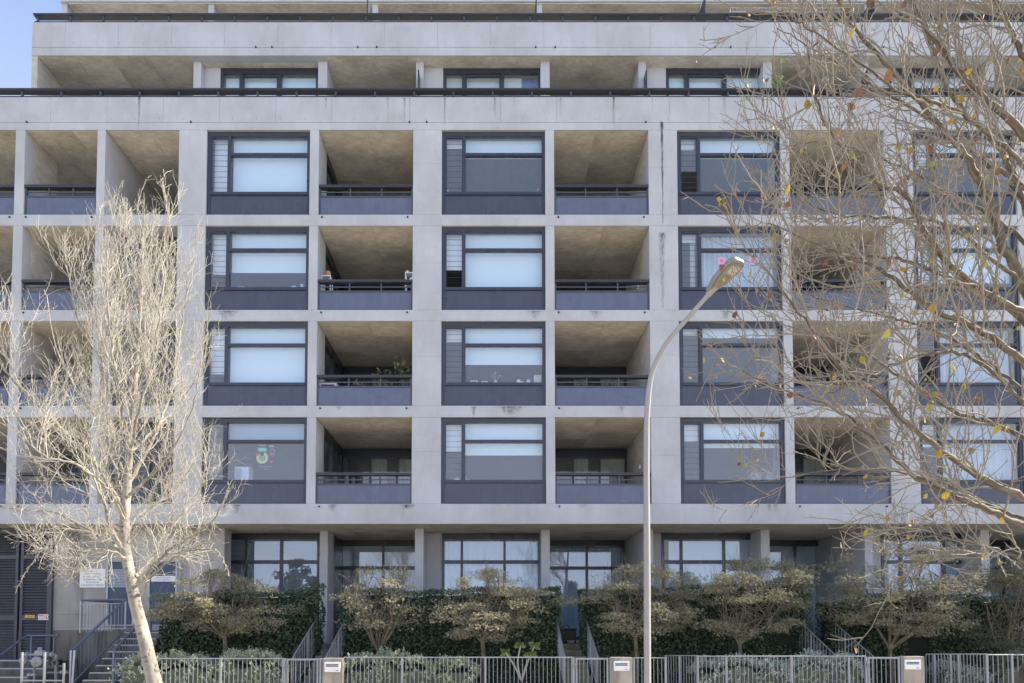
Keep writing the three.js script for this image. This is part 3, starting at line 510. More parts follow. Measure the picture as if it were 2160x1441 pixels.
{
  const xa = at(172, 1435, 17.7).x, xb = xa + 1.1;
  stairs('service_stairs', 'weathered concrete service steps with pale metal nosings behind the birch', xa, xb, -17.7, -20.0, 0.3, 1.72, 8, M.dirty, M.doorFrame);
  const land = thing('service_landing', 'stained concrete landing below the blue service doors', 'landing');
  part(land, 'slab', bx(xa, at(420, 1330, 21).x, 1.55, 1.72, -21.85, -20.002), M.plinth); part(land, 'face', bx(xa + 0.02, at(420, 1330, 21).x, -0.2, 1.548, -21.85, -20.03), M.dirty);
  const A = at(152, 1372, 17.55), B = at(265, 1265, 20.05);
  handrail('stair_railing', 'blue grey railing on the left of the service steps', V(A.x, A.y - 1.0, A.z), V(B.x, B.y - 1.0, B.z), 1.0, 14, M.blueRail, [0], 0.035, 0.007);
  const r = thing('landing_railing', 'pale steel railing along the edge of the service landing', 'railing'), C = at(170, 1266, 20.05), E = at(223, 1271, 21.6);
  part(r, 'top_rail', capped(B, C, 0.03), M.blueRail); part(r, 'top_rail', capped(C, V(C.x, C.y, -21.8), 0.03), M.blueRail);
  part(r, 'bottom_rail', capped(V(B.x, 1.82, B.z), V(C.x, 1.82, C.z), 0.012), M.doorFrame); part(r, 'mid_rail', capped(V(B.x, B.y - 0.12, B.z), V(C.x, C.y - 0.12, C.z), 0.012), M.doorFrame);
  for (const p of [B, C]) part(r, 'post', capped(V(p.x, 1.7, p.z), p, 0.024), M.doorFrame);
  for (let i = 1; i < 13; i++) { const x = C.x + (B.x - C.x) * i / 13; part(r, 'baluster', rod(V(x, 1.82, B.z), V(x, B.y - 0.12, B.z), 0.008, 5), M.doorFrame); }
  for (let i = 1; i < 11; i++) { const z = C.z + (-21.8 - C.z) * i / 11; part(r, 'baluster', rod(V(C.x, 1.72, z), V(C.x, C.y - 0.12, z), 0.008, 5), M.doorFrame); }
  for (const [ox, z] of [[0, 17.5], [0.06, 17.46]]) part(r, 'post', capped(V(A.x + ox, 0, -z), V(A.x + ox * 2, A.y, -z), 0.026), M.doorFrame);
  const A2 = at(240, 1372, 17.5), B2 = at(318, 1290, 20.05);
  handrail('stair_railing', 'blue grey railing on the right of the service steps', V(A2.x, A2.y - 1.0, A2.z), V(B2.x, B2.y - 1.0, B2.z), 1.0, 14, M.blueRail, [0, 1], 0.035, 0.008);
  // steps and rail by the louvred doors
  const yl = at(0, 1413, 18.4).y;
  stairs('plant_room_steps', 'low concrete steps with metal nosings at the left edge', -16, at(46, 1413, 18.4).x, -17.9, -20.9, 0.1, 0.86, 4, M.dirty, M.doorFrame);
  const p0 = at(-25, 1402, 18.6), p1 = at(55, 1341, 20.4), p2 = at(124, 1341, 20.4), q = thing('plant_room_handrail', 'bent blue grey handrail in front of the louvred doors', 'handrail');
  part(q, 'top_rail', new Tubes().add(curve([p0, p1.clone().lerp(p0, 0.06), p1, p1.clone().lerp(p2, 0.08), p2], 24), Array(25).fill(0.032), 10).build(), M.blueRail);
  for (const [px, d] of [[66, 20.4], [114.5, 20.4]]) { const p = at(px, 1342, d); part(q, 'post', capped(V(p.x, 0.5, p.z), p, 0.03), M.blueRail); }
}
// sprinkler valve set
{
  const d = 17.6, t = thing('valve_assembly', 'grey sprinkler valve set of pipes and round meters by the steps', 'valves'), Pp = (px, py, dd = d) => at(px, py, dd);
  const pipe = (n, a, b, r, m = M.galv) => part(t, n, capped(a, b, r, 14), m);
  pipe('pipe', Pp(48, 1381), Pp(116, 1381), 0.045, M.steelDark); pipe('pipe', Pp(72, 1400), Pp(72, 1470), 0.03, M.steelDark); pipe('pipe', Pp(118, 1381), Pp(118, 1470), 0.04, M.steelDark); pipe('pipe', Pp(100, 1419), Pp(150, 1419), 0.03, M.steelDark); pipe('pipe', Pp(58, 1424), Pp(76, 1424), 0.04);
  const disc = (n, px, py, r, th, m, dd) => { const p = Pp(px, py, dd); const g = new THREE.LatheGeometry([[0, -th], [r * 0.6, -th], [r, -th * 0.5], [r, th * 0.3], [r * 0.75, th * 0.8], [r * 0.35, th], [r * 0.3, th * 1.8], [0, th * 1.9]].map(([a, b]) => new THREE.Vector2(a, b)), 24); g.rotateX(Math.PI / 2).translate(p.x, p.y, p.z + 0.05); part(t, n, g, m); };
  disc('valve_body', 80, 1396, 0.145, 0.07, std(0.3, 0.31, 0.31, 0.5)); disc('valve_body', 52, 1394, 0.11, 0.06, std(0.27, 0.28, 0.29, 0.5), 17.8);
  const c = Pp(84, 1377); part(t, 'bonnet', rbx(c.x - 0.11, c.x + 0.11, c.y - 0.08, c.y + 0.06, c.z - 0.1, c.z + 0.08, 0.03), std(0.27, 0.28, 0.28, 0.5)); part(t, 'bonnet_cap', new THREE.CylinderGeometry(0.05, 0.07, 0.09, 10).translate(c.x, c.y + 0.1, c.z), M.steelDark);
  for (const px of [58, 101, 110]) part(t, 'flange', new THREE.CylinderGeometry(0.08, 0.08, 0.03, 16).rotateZ(Math.PI / 2).translate(Pp(px, 1381).x, Pp(px, 1381).y, -d), M.galv);
  const m = Pp(117, 1398); part(t, 'meter_box', rbx(m.x - 0.15, m.x + 0.14, m.y - 0.06, m.y + 0.08, m.z - 0.1, m.z + 0.08, 0.02), M.black); part(t, 'meter_ring', new THREE.TorusGeometry(0.07, 0.012, 8, 20).translate(m.x + 0.03, m.y, m.z + 0.085), M.steelDark);
  for (const px of [130, 140, 62]) { const p = Pp(px, px < 100 ? 1424 : 1418); part(t, 'coupling', new THREE.CylinderGeometry(0.05, 0.05, 0.06, 10).rotateZ(Math.PI / 2).translate(p.x, p.y, p.z), M.galv); }
  const g = thing('guard_rail', 'grey tubular guard rail of three posts before the valve set', 'guard rail');
  for (const [px, py] of [[47, 1376], [94.5, 1376], [135, 1399]]) { const p = at(px, py, 17.2); part(g, 'post', capped(V(p.x, 0, p.z), p, 0.032, 14), M.galv); }
  part(g, 'rail', capped(at(47, 1436, 17.2), at(135, 1436, 17.2), 0.025), M.galv);
}
// ---------------------------------------------------------------- fences, gates, letterboxes
const pk = new THREE.BoxGeometry(0.0125, 1, 0.0125), pkPost = new THREE.BoxGeometry(0.05, 1, 0.05);
function pick(parent, name, geo, x, y0, y1, z, mat) { const m = part(parent, name, geo, mat); m.position.set(x, (y0 + y1) / 2, z); m.scale.y = y1 - y0; return m; }
function fence(label, pxa, pxb, py, da, db, step, posts) {
  const t = thing('picket_fence', label, 'fence'), a = at(pxa, py, da), b = at(pxb, py, db), y0 = 0.12, L = a.distanceTo(b), n = Math.round(L / step);
  part(t, 'top_rail', capped(a, b, 0.016, 6), M.galv); part(t, 'bottom_rail', capped(V(a.x, y0, a.z), V(b.x, y0, b.z), 0.016, 6), M.galv);
  for (let i = 0; i <= n; i++) { const p = a.clone().lerp(b, i / n); pick(t, 'picket', pk, p.x, y0, p.y, p.z, M.galv); }
  for (const f of posts) { const p = a.clone().lerp(b, f); pick(t, 'post', pkPost, p.x, 0, p.y + 0.01, p.z - 0.02, M.galv); }
}
fence('grey picket fence beside the service steps, left of the first letterbox pier', 332, 597, 1389.5, 17, 17, 0.113, [0.5, 1]);
fence('long grey picket fence before the two middle maples', 725, 1207, 1387, 17, 17, 0.107, [0.255, 0.62, 1]);
fence('short grey picket fence just behind the lamp post', 1337, 1404, 1388, 17, 17, 0.1, [0, 1]);
fence('grey picket fence panel slanting back, right of the lamp post', 1405, 1470, 1383, 17.9, 17.05, 0.085, [0, 0.45, 1]);
fence('long grey picket fence before the pale shrubs on the right', 1472, 1826, 1384.5, 17, 17, 0.107, [0, 0.17, 0.56, 0.9]);
fence('grey picket fence with doubled bars right of the last letterbox pier', 1953, 2082, 1380, 17.9, 17.0, 0.07, [0.15, 0.42, 0.55, 1]);
fence('grey picket fence running off the right edge', 2084, 2230, 1381.5, 17, 17, 0.125, [0.35]);
function gate(label, pxa, pxb, py) {
  const t = thing('metal_gate', label, 'gate'), a = at(pxa, py, 17), b = at(pxb, py, 17), y0 = 0.1, w = 0.045;
  part(t, 'frame', frameBars([[a.x, a.x + w, y0, a.y], [b.x - w, b.x, y0, a.y], [a.x + w, b.x - w, a.y - w, a.y], [a.x + w, b.x - w, y0, y0 + w]], -17.02, -16.98), M.galv);
  const n = Math.round((b.x - a.x) / 0.11); for (let i = 1; i < n; i++) pick(t, 'picket', pk, a.x + (b.x - a.x) * i / n, y0 + w, a.y - w, -17, M.galv);
  part(t, 'latch', rbx(a.x - 0.05, a.x + 0.02, a.y - 0.26, a.y - 0.14, -16.99, -16.94, 0.015), M.steelDark);
  for (const x of [a.x - 0.075, b.x + 0.03]) part(t, 'gate_post', bx(x, x + 0.05, 0, a.y + 0.01, -17.03, -16.97), M.galv);
}
gate('grey metal gate left of the first letterbox pier', 605, 672, 1389.5); gate('grey metal gate below the mossy entry steps', 1214, 1283, 1388); gate('grey metal gate left of the last letterbox pier', 1830, 1897, 1386);
function letterPier(label, pxa, pxb, py, la, lb, lt, lbm, sticker) {
  const t = thing('letterbox_pier', label, 'letterbox', ''), a = at(pxa, py, 16.95), b = at(pxb, py, 16.95);
  part(t, 'pier', rbx(a.x, b.x, 0, a.y, -17.2, -16.95, 0.012), M.dirtyPale);
  const p = at(la, lt, 16.9), q = at(lb, lbm, 16.9), h = p.y - q.y, w = q.x - p.x;
  const l = part(t, 'letterbox', rbx(p.x, q.x, q.y, p.y, -17.0, -16.915, 0.008), M.white);
  part(l, 'slot', bx(p.x + w * 0.1, q.x - w * 0.12, p.y - h * 0.3, p.y - h * 0.22, -16.93, -16.911), M.black); part(l, 'slot', bx(p.x + w * 0.1, q.x - w * 0.12, p.y - h * 0.46, p.y - h * 0.39, -16.93, -16.911), M.black);
  part(l, 'flap', rbx(p.x + w * 0.09, q.x - w * 0.11, p.y - h * 0.385, p.y - h * 0.305, -16.93, -16.904, 0.004), M.doorFrame);
  part(l, 'name_plate', bx(q.x - w * 0.27, q.x - w * 0.12, q.y + h * 0.12, q.y + h * 0.19, -16.93, -16.911), M.steelDark);
  if (sticker) { part(l, 'sticker', bx(p.x + w * 0.12, p.x + w * 0.4, p.y - h * 0.36, p.y - h * 0.27, -16.93, -16.902), std(0.05, 0.42, 0.45, 0.5)); }
}
M.dirtyPale = std(0.6, 0.585, 0.56, 0.9, { map: dirtyMap, bumpMap: concreteBump, bumpScale: 0.004 });
letterPier('concrete pier with white letterbox, leftmost of the three', 680, 722, 1389, 684, 717, 1397, 1418);
letterPier('concrete pier with teal stickered white letterbox beside the lamp post', 1289, 1334, 1387, 1295, 1328, 1395, 1415.5, true);
letterPier('stained concrete pier with white letterbox, rightmost of the three', 1905, 1950, 1385, 1910, 1944, 1392.5, 1412.5);

// ---------------------------------------------------------------- bare trees
function grow(R, p, dir, len, seg, wig, up, out) {
  const pts = [p.clone()], d = dir.clone().normalize(), n = Math.max(2, Math.round(len / seg)), q = p.clone();
  for (let i = 0; i < n; i++) { d.x += (R() - 0.5) * wig; d.y += (R() - 0.5) * wig + up; d.z += (R() - 0.5) * wig; d.normalize(); q.addScaledVector(d, seg); pts.push(q.clone()); if (out && out(q)) break; }
  return pts;
}
const lerpR = (n, a, b) => Array.from({ length: n }, (_, i) => a + (b - a) * i / (n - 1));
const perp = (R, t) => { const v = V(R() - 0.5, R() - 0.5, R() - 0.5); v.addScaledVector(t, -v.dot(t)); return v.normalize(); };
function limbOf(list, n, scale) {
  const c = curve(list.map((a) => at(a[0], a[1], a[2])), n), rr = [];
  for (let i = 0; i <= n; i++) { const f = i / n * (list.length - 1), k = Math.min(list.length - 2, Math.floor(f)); rr.push((list[k][3] + (list[k + 1][3] - list[k][3]) * (f - k)) * scale); }
  return [c, rr];
}
const wiggle = (R, c, a) => c.map((p, i) => (i ? p.clone().add(V((R() - 0.5) * a, (R() - 0.5) * a, (R() - 0.5) * a)) : p));
// the white birch
{
  const R = rng(77), t = thing('birch_tree', 'leaning white barked birch tree with bare tangled twigs', 'tree'), S = 1 / 140, D = 10;
  const [tc, tr] = limbOf([[340, 1500, D, 16.5], [326, 1441, D, 15.3], [305, 1350, D, 13.2], [287, 1280, D, 12.2], [273, 1210, D, 11.3], [264, 1150, D, 10.3], [263, 1100, D, 9.6], [267, 1040, D, 8.6], [272, 960, D, 7.4], [281, 860, D, 5.8], [288, 760, D, 4.8], [295, 650, D + 0.05, 3.8], [299, 560, D, 2.9], [303, 450, D, 2]], 70, S);
  tc.unshift(V(tc[0].x + 0.06, -0.05, tc[0].z)); tr.unshift(tr[0] * 1.3);
  part(t, 'trunk', new Tubes().add(wiggle(R, tc, 0.012), tr, 16).build(), M.birch);
  const limbs = [
    [[266, 1195, D, 8], [240, 1150, D + 0.1, 6.5], [180, 1115, D + 0.3, 5], [125, 1085, D + 0.5, 3.6], [50, 1076, D + 0.7, 2.4], [-10, 1068, D + 0.8, 1.5]],
    [[262, 1170, D, 7], [236, 1120, D - 0.2, 5.5], [219, 1060, D - 0.4, 4], [205, 1030, D - 0.5, 3.2], [190, 960, D - 0.6, 2.2], [150, 860, D - 0.8, 1.4]],
    [[262, 1075, D, 6.5], [205, 990, D - 0.3, 5], [140, 915, D - 0.6, 4.2], [75, 850, D - 0.9, 3.2], [10, 780, D - 1.2, 2.2], [-25, 690, D - 1.3, 1.4]],
    [[264, 1060, D, 6.5], [246, 1000, D + 0.2, 5.8], [240, 930, D + 0.4, 5], [224, 860, D + 0.6, 4.2], [217, 780, D + 0.7, 3.5], [203, 680, D + 0.8, 2.6], [198, 560, D + 0.8, 1.6]],
    [[267, 1030, D, 6.5], [303, 965, D + 0.2, 5.4], [340, 885, D + 0.4, 4.4], [366, 800, D + 0.6, 3.3], [382, 700, D + 0.7, 2.3], [396, 590, D + 0.7, 1.4]],
    [[290, 1232, D, 6.5], [330, 1192, D - 0.2, 5], [352, 1163, D - 0.3, 4], [405, 1130, D - 0.5, 3], [455, 1090, D - 0.6, 2], [490, 1010, D - 0.6, 1.3]],
    [[284, 1215, D, 7], [312, 1190, D + 0.2, 5.4], [338, 1150, D + 0.4, 4.4], [378, 1092, D + 0.6, 3.2], [425, 1020, D + 0.8, 2.2], [445, 900, D + 0.9, 1.3]],
    [[297, 1254, D, 5], [322, 1215, D - 0.3, 4], [362, 1180, D - 0.5, 3], [420, 1150, D - 0.8, 2], [470, 1140, D - 0.9, 1.3]],
    [[270, 990, D, 5.5], [285, 900, D - 0.4, 4.6], [312, 800, D - 0.6, 3.8], [332, 690, D - 0.8, 3], [350, 560, D - 0.8, 2], [358, 430, D - 0.8, 1.2]],
    [[274, 940, D, 5], [256, 860, D - 0.4, 4], [240, 760, D - 0.6, 3.2], [225, 640, D - 0.7, 2.2], [226, 500, D - 0.7, 1.2]],
    [[268, 1010, D, 5], [230, 930, D + 0.5, 4], [180, 850, D + 0.9, 3.2], [120, 740, D + 1.1, 2.2], [95, 610, D + 1.2, 1.3]],
    [[264, 1100, D, 5], [225, 1030, D - 0.8, 4], [160, 980, D - 1.3, 3], [90, 960, D - 1.6, 2], [30, 900, D - 1.7, 1.2]],
    [[267, 1050, D, 5], [310, 1010, D - 0.7, 4], [365, 950, D - 1.1, 3], [410, 850, D - 1.3, 2], [425, 730, D - 1.4, 1.2]],
    [[282, 830, D, 4], [300, 740, D + 0.4, 3.2], [312, 620, D + 0.6, 2.4], [322, 480, D + 0.6, 1.3]],
    [[284, 790, D, 4], [268, 690, D + 0.4, 3], [258, 570, D + 0.6, 2.2], [250, 440, D + 0.6, 1.2]],
    [[270, 960, D, 4.4], [330, 900, D + 0.8, 3.4], [380, 850, D + 1.3, 2.6], [430, 760, D + 1.5, 1.6], [440, 660, D + 1.5, 1]],
    [[280, 870, D, 4], [238, 790, D + 0.2, 3], [170, 690, D, 2.3], [140, 560, D - 0.1, 1.3]],
    [[200, 1125, D + 0.25, 4], [140, 1120, D + 0.2, 3], [95, 1150, D + 0.1, 2.2], [55, 1205, D, 1.6], [30, 1250, D, 1.1]],
    [[345, 1172, D - 0.25, 3.6], [410, 1160, D - 0.4, 2.6], [460, 1165, D - 0.5, 1.8], [485, 1215, D - 0.5, 1.1]],
    [[268, 1180, D, 4], [225, 1160, D - 0.6, 3], [170, 1165, D - 0.9, 2.2], [140, 1200, D - 1, 1.3]],
    [[264, 1130, D, 4.5], [300, 1080, D + 0.9, 3.4], [350, 1050, D + 1.3, 2.6], [410, 980, D + 1.5, 1.6]],
  ];
  const cc = V(-5.62, 5.25, -10), out = (q) => { const a = (q.x - cc.x) / 1.95, b = (q.y - cc.y) / (q.y > cc.y ? 3.35 + 0.5 * Math.sin(q.x * 7) * Math.sin(q.x * 3.1 + 1) : 3.0), c = (q.z - cc.z) / 1.8, e = Math.abs(b) > 0.2 && q.y > cc.y ? 3 : 2.2; return Math.pow(Math.abs(a), e) + Math.pow(Math.abs(b), e) + c * c > 1; };
  limbs.push(null);
  for (const L of limbs) {
    const [c, rr] = L ? limbOf(L, 30, S) : [tc.slice(34), tr.slice(34)], w = L ? wiggle(R, c, 0.03) : c; if (L) rr.forEach((v, i) => { rr[i] = Math.max(0.005, v * 0.68); });
    const br = L ? part(t, 'branch', new Tubes().add(w, rr, 8).build(), M.birchLimb) : t, tw = new Tubes();
    const N = w.length, shoots = L ? 20 : 24;
    for (let s = 0; s < shoots; s++) {
      const k = Math.floor(N * (0.16 + 0.84 * (s + R()) / shoots)); if (k >= N - 1) continue;
      const p = w[k], tan = w[k + 1].clone().sub(p).normalize(), high = Math.min(1, Math.max(0, (p.y - 4.0) / 2.2)), low = p.y < 4.0;
      const d = tan.clone().multiplyScalar(0.9).addScaledVector(perp(R, tan), 0.85).add(V(0, 0.35 + high * 0.5 - (low ? 0.55 * R() : 0), 0));
      const len = (0.5 + R() * 0.85) * (1 + 0.25 * high), a = grow(R, p, d, len, 0.055, low ? 0.58 : 0.46, low && R() < 0.45 ? -0.035 : 0.05 + high * 0.06, out);
      tw.add(a, lerpR(a.length, Math.min(rr[k] * 0.7, 0.0068), 0.0027), 4);
      for (let j = 2; j < a.length - 1; j++) if (R() < 0.6) {
        const ta = a[j + 1].clone().sub(a[j]).normalize(), d2 = ta.clone().multiplyScalar(0.8).addScaledVector(perp(R, ta), 0.9).add(V(0, 0.15 + 0.45 * high, 0));
        const b = grow(R, a[j], d2, 0.14 + R() * 0.42, 0.045, 0.5, low && R() < 0.4 ? -0.03 : 0.045 + high * 0.05, out); tw.add(b, lerpR(b.length, 0.0037, 0.0021), 3);
        for (let m = 2; m < b.length - 1; m++) if (R() < 0.3) { const tb = b[m + 1].clone().sub(b[m]).normalize(), e = grow(R, b[m], tb.clone().addScaledVector(perp(R, tb), 0.9).add(V(0, 0.2, 0)), 0.08 + R() * 0.2, 0.04, 0.5, 0.04, out); tw.add(e, lerpR(e.length, 0.003, 0.002), 3); }
      }
    }
    tag(part(br, 'twigs', tw.build(), M.twig), '', '', '', 'stuff');
  }
  const bud = new THREE.IcosahedronGeometry(0.016, 0); bud.scale(0.8, 1.5, 0.8); 
}
// the big plane of branches that hangs in from the right
const leafGeo = [0, 1, 2].map((k) => { const R = rng(40 + k), p = [], idx = [], n = 6; for (let i = 0; i <= n; i++) { const f = i / n, w = 0.34 * Math.sin(Math.PI * Math.pow(f, 0.8)) * (0.9 + R() * 0.2); p.push(-w, f - 0.5, 0.12 * w + 0.12 * Math.sin(f * 3 + k), 0, f - 0.5, 0.1 * Math.sin(f * 3 + k) - 0.06, w, f - 0.5, 0.12 * w + 0.1 * Math.sin(f * 2.6 + k)); if (i) { const o = i * 3; idx.push(o - 3, o - 2, o, o, o - 2, o + 1, o - 2, o - 1, o + 1, o + 1, o - 1, o + 2); } }
  const g = new THREE.BufferGeometry(); g.setAttribute('position', new THREE.Float32BufferAttribute(p, 3)); g.setIndex(idx); g.computeVertexNormals(); return g; });
{
  const R = rng(2024), S = 1 / 254, t = thing('street_tree', 'big bare tree with few yellow and rust leaves reaching in from the right', 'tree');
  const [tc, tr] = limbOf([[2140, 1560, 5.6, 36], [2184, 1441, 5.6, 32], [2228, 1300, 5.6, 30], [2255, 1050, 5.6, 28], [2262, 850, 5.6, 28], [2262, 650, 5.6, 24], [2270, 400, 5.6, 18], [2280, 150, 5.6, 12]], 50, S);
  tc.unshift(V(tc[0].x - 0.05, -0.05, tc[0].z)); tr.unshift(tr[0] * 1.25);
  part(t, 'trunk', new Tubes().add(wiggle(R, tc, 0.02), tr, 18).build(), M.bark);
  const L = [
    [[2250, 780, 5.6, 20], [2153, 590, 5.6, 17], [2110, 500, 5.5, 15], [2075, 395, 5.4, 13], [2025, 315, 5.3, 10], [1960, 240, 5.3, 8.5], [1873, 140, 5.2, 6.5], [1790, 43, 5.1, 4.5], [1740, -60, 5, 2.5]],
    [[2262, 700, 5.6, 18], [2172, 460, 5.9, 13], [2107, 310, 6, 10], [2010, 205, 6.1, 8], [1950, 60, 6.2, 6], [1905, -60, 6.2, 4]],
    [[2270, 420, 5.6, 15], [2160, 283, 5.3, 13], [2060, 190, 5.2, 10], [1990, 113, 5.2, 8], [1940, 33, 5.1, 6], [1900, -50, 5, 4]],
    [[2255, 860, 5.5, 14], [2160, 765, 5.1, 11], [2080, 705, 5, 9], [1960, 645, 4.9, 7], [1860, 570, 4.9, 5.5], [1740, 525, 4.8, 3.5], [1620, 470, 4.7, 1.6]],
    [[2255, 820, 5.6, 13], [2150, 670, 5.8, 10], [2010, 592, 6, 8], [1900, 548, 6.1, 6], [1780, 545, 6.2, 4], [1670, 575, 6.3, 1.8]],
    [[2245, 1060, 5.5, 15], [2160, 1050, 5, 12], [2060, 1000, 4.9, 10], [1960, 930, 4.8, 8], [1850, 830, 4.8, 6.5], [1760, 760, 4.7, 4.8], [1680, 650, 4.7, 3], [1610, 560, 4.7, 1.5]],
    [[2235, 1150, 5.5, 14], [2150, 1105, 5.3, 11.5], [2050, 1062, 5.2, 9.5], [1940, 1012, 5.2, 7.5], [1850, 930, 5.3, 6], [1760, 860, 5.4, 4.5], [1650, 822, 5.5, 2.6], [1560, 780, 5.5, 1.3]],
    [[2252, 1000, 5.6, 12], [2140, 912, 6, 9], [2020, 870, 6.2, 7.5], [1900, 795, 6.3, 6], [1790, 725, 6.3, 4.5], [1670, 690, 6.3, 2.5], [1580, 640, 6.3, 1.3]],
    [[2275, 380, 5.6, 13], [2180, 165, 5.5, 10], [2120, 40, 5.4, 7], [2070, -60, 5.3, 4]],
    [[2258, 760, 5.5, 13], [2160, 662, 5.1, 11], [2060, 604, 5, 9], [1973, 523, 4.9, 7.5], [1913, 420, 4.9, 6.2], [1807, 353, 4.8, 5], [1723, 213, 4.8, 3.4], [1705, 80, 4.8, 1.8]],
    [[2250, 960, 5.5, 10], [2160, 850, 5.3, 7], [2040, 750, 5.2, 5.5], [1940, 748, 5.1, 4.2], [1840, 790, 5.0, 2.6], [1750, 830, 4.9, 1.4]],
    [[2268, 560, 5.6, 12], [2165, 400, 5.7, 9], [2060, 330, 5.9, 7], [1900, 215, 6, 5], [1760, 130, 6.1, 3.2], [1640, 60, 6.1, 1.6]],
    [[2262, 690, 5.6, 11], [2150, 500, 6.1, 8], [1990, 400, 6.4, 6], [1850, 330, 6.6, 4.5], [1720, 300, 6.7, 2.8], [1600, 330, 6.8, 1.4]],
    [[2225, 1230, 5.6, 8], [2150, 1180, 5.4, 5.5], [2070, 1150, 5.3, 3.8], [1960, 1130, 5.3, 2.2], [1900, 1150, 5.3, 1.2]],
    [[2240, 1120, 5.6, 10], [2120, 1080, 6.1, 7], [1990, 1020, 6.4, 5.4], [1850, 990, 6.6, 3.8], [1700, 1000, 6.7, 2.2], [1590, 1020, 6.7, 1.2]],
    [[2262, 660, 5.6, 10], [2120, 570, 5.4, 6.5], [1990, 470, 5.2, 5], [1880, 460, 5.1, 4], [1760, 450, 5.1, 2.6], [1650, 400, 5, 1.4]],
    [[2270, 480, 5.6, 10], [2140, 330, 5.1, 7], [2010, 230, 4.8, 5], [1880, 180, 4.6, 3.6], [1720, 70, 4.5, 2.2], [1640, 20, 4.5, 1.3]],
    [[2256, 900, 5.6, 10], [2130, 800, 6.3, 7], [1980, 700, 6.7, 5.4], [1840, 660, 6.9, 4], [1700, 620, 7, 2.4]],
  ];
  const tips = [], out = (q) => { const X5 = q.x / -q.z; return X5 < 0.285 + 0.055 * Math.sin(q.y * 2.1); };
  for (const l of L) {
    const [c, r9] = limbOf(l, 46, S), rr = r9.map((v) => v * 0.6), w = wiggle(R, c, 0.022), br = part(t, 'branch', new Tubes().add(w, rr, 10).build(), M.barkLimb), tw = new Tubes(), N = w.length;
    for (let s = 0; s < 20; s++) {
      const k = Math.floor(N * (0.2 + 0.8 * (s + R()) / 20)); if (k >= N - 1) continue;
      const p = w[k], tan = w[k + 1].clone().sub(p).normalize(), side = perp(R, tan);
      const d = tan.clone().multiplyScalar(0.85).addScaledVector(side, 0.8).add(V(-0.1, 0.25, 0)), low = p.y < 3;
      const a = grow(R, p, d, 0.4 + R() * 0.8, 0.05, 0.34, low ? (R() < 0.5 ? -0.05 : 0.02) : (R() < 0.3 ? -0.03 : 0.05), out), r0 = Math.min(rr[k] * 0.62, 0.0092);
      tw.add(a, lerpR(a.length, r0, 0.0032), 5);
      for (let j = 2; j < a.length - 1; j++) {
        const ta = a[j + 1].clone().sub(a[j]).normalize();
        if (R() < 0.42) { const b = grow(R, a[j], ta.clone().addScaledVector(perp(R, ta), 0.9).add(V(0, 0.2, 0)), 0.1 + R() * 0.4, 0.04, 0.32, 0.04, out); tw.add(b, lerpR(b.length, 0.0048, 0.0024), 4); tips.push(b[b.length - 1]);
          for (let m = 1; m < b.length - 1; m++) if (R() < 0.3) { const tb = b[m + 1].clone().sub(b[m]).normalize(), e = grow(R, b[m], tb.clone().addScaledVector(perp(R, tb), 0.8), 0.03 + R() * 0.12, 0.03, 0.3, 0.02, out); tw.add(e, lerpR(e.length, 0.0034, 0.0018), 3); } }
        else if (R() < 0.4) { const e = a[j].clone().addScaledVector(ta, 0.02).addScaledVector(perp(R, ta), 0.02); tw.add([a[j], e], [0.0045, 0.001], 4); }   // buds
      }
      tips.push(a[a.length - 1]);
    }
    tag(part(br, 'twigs', tw.build(), M.barkTwig), '', '', '', 'stuff');
  }
  const mats = [leafMat(0.28, 0.13, 0.055), leafMat(0.2, 0.1, 0.05), leafMat(0.5, 0.36, 0.03), leafMat(0.4, 0.25, 0.04), leafMat(0.36, 0.33, 0.06)];
  for (let i = 0; i < 298; i++) {
    const p = tips[Math.floor(R() * tips.length)], low = p.y < 5.4, m = part(t, 'leaf', leafGeo[Math.floor(R() * 3)], mats[R() < (low ? 0.4 : 0.62) ? Math.floor(R() * 2) : 2 + Math.floor(R() * 3)]), s = 0.04 + R() * 0.042;
    m.position.copy(p).add(V(0, -s * 0.4, 0)); m.scale.setScalar(s); m.rotation.set((R() - 0.5) * 1.6, R() * 6.28, (R() - 0.5) * 2.4);
  }
}

// ---------------------------------------------------------------- garden
const oval = (() => { const g = new THREE.BufferGeometry(); g.setAttribute('position', new THREE.Float32BufferAttribute([0, -0.5, 0, -0.3, -0.05, 0.06, 0, 0, -0.04, 0.3, -0.05, 0.06, 0, 0.5, -0.03], 3)); g.setIndex([0, 2, 1, 0, 3, 2, 1, 2, 4, 2, 3, 4]); g.computeVertexNormals(); return g; })();
const starLeaf = (() => { const p = [0, 0, 0], idx = []; for (let i = 0; i < 5; i++) { const a = (i - 2) * 0.72 + Math.PI / 2, r = 0.6 - Math.abs(i - 2) * 0.07; p.push(Math.cos(a - 0.22) * r * 0.45, Math.sin(a - 0.22) * r * 0.45, 0.03, Math.cos(a) * r, Math.sin(a) * r, -0.08, Math.cos(a + 0.22) * r * 0.45, Math.sin(a + 0.22) * r * 0.45, 0.03); const o = 1 + i * 3; idx.push(0, o, o + 1, 0, o + 1, o + 2); } const g = new THREE.BufferGeometry(); g.setAttribute('position', new THREE.Float32BufferAttribute(p, 3)); g.setIndex(idx); g.computeVertexNormals(); return g; })();
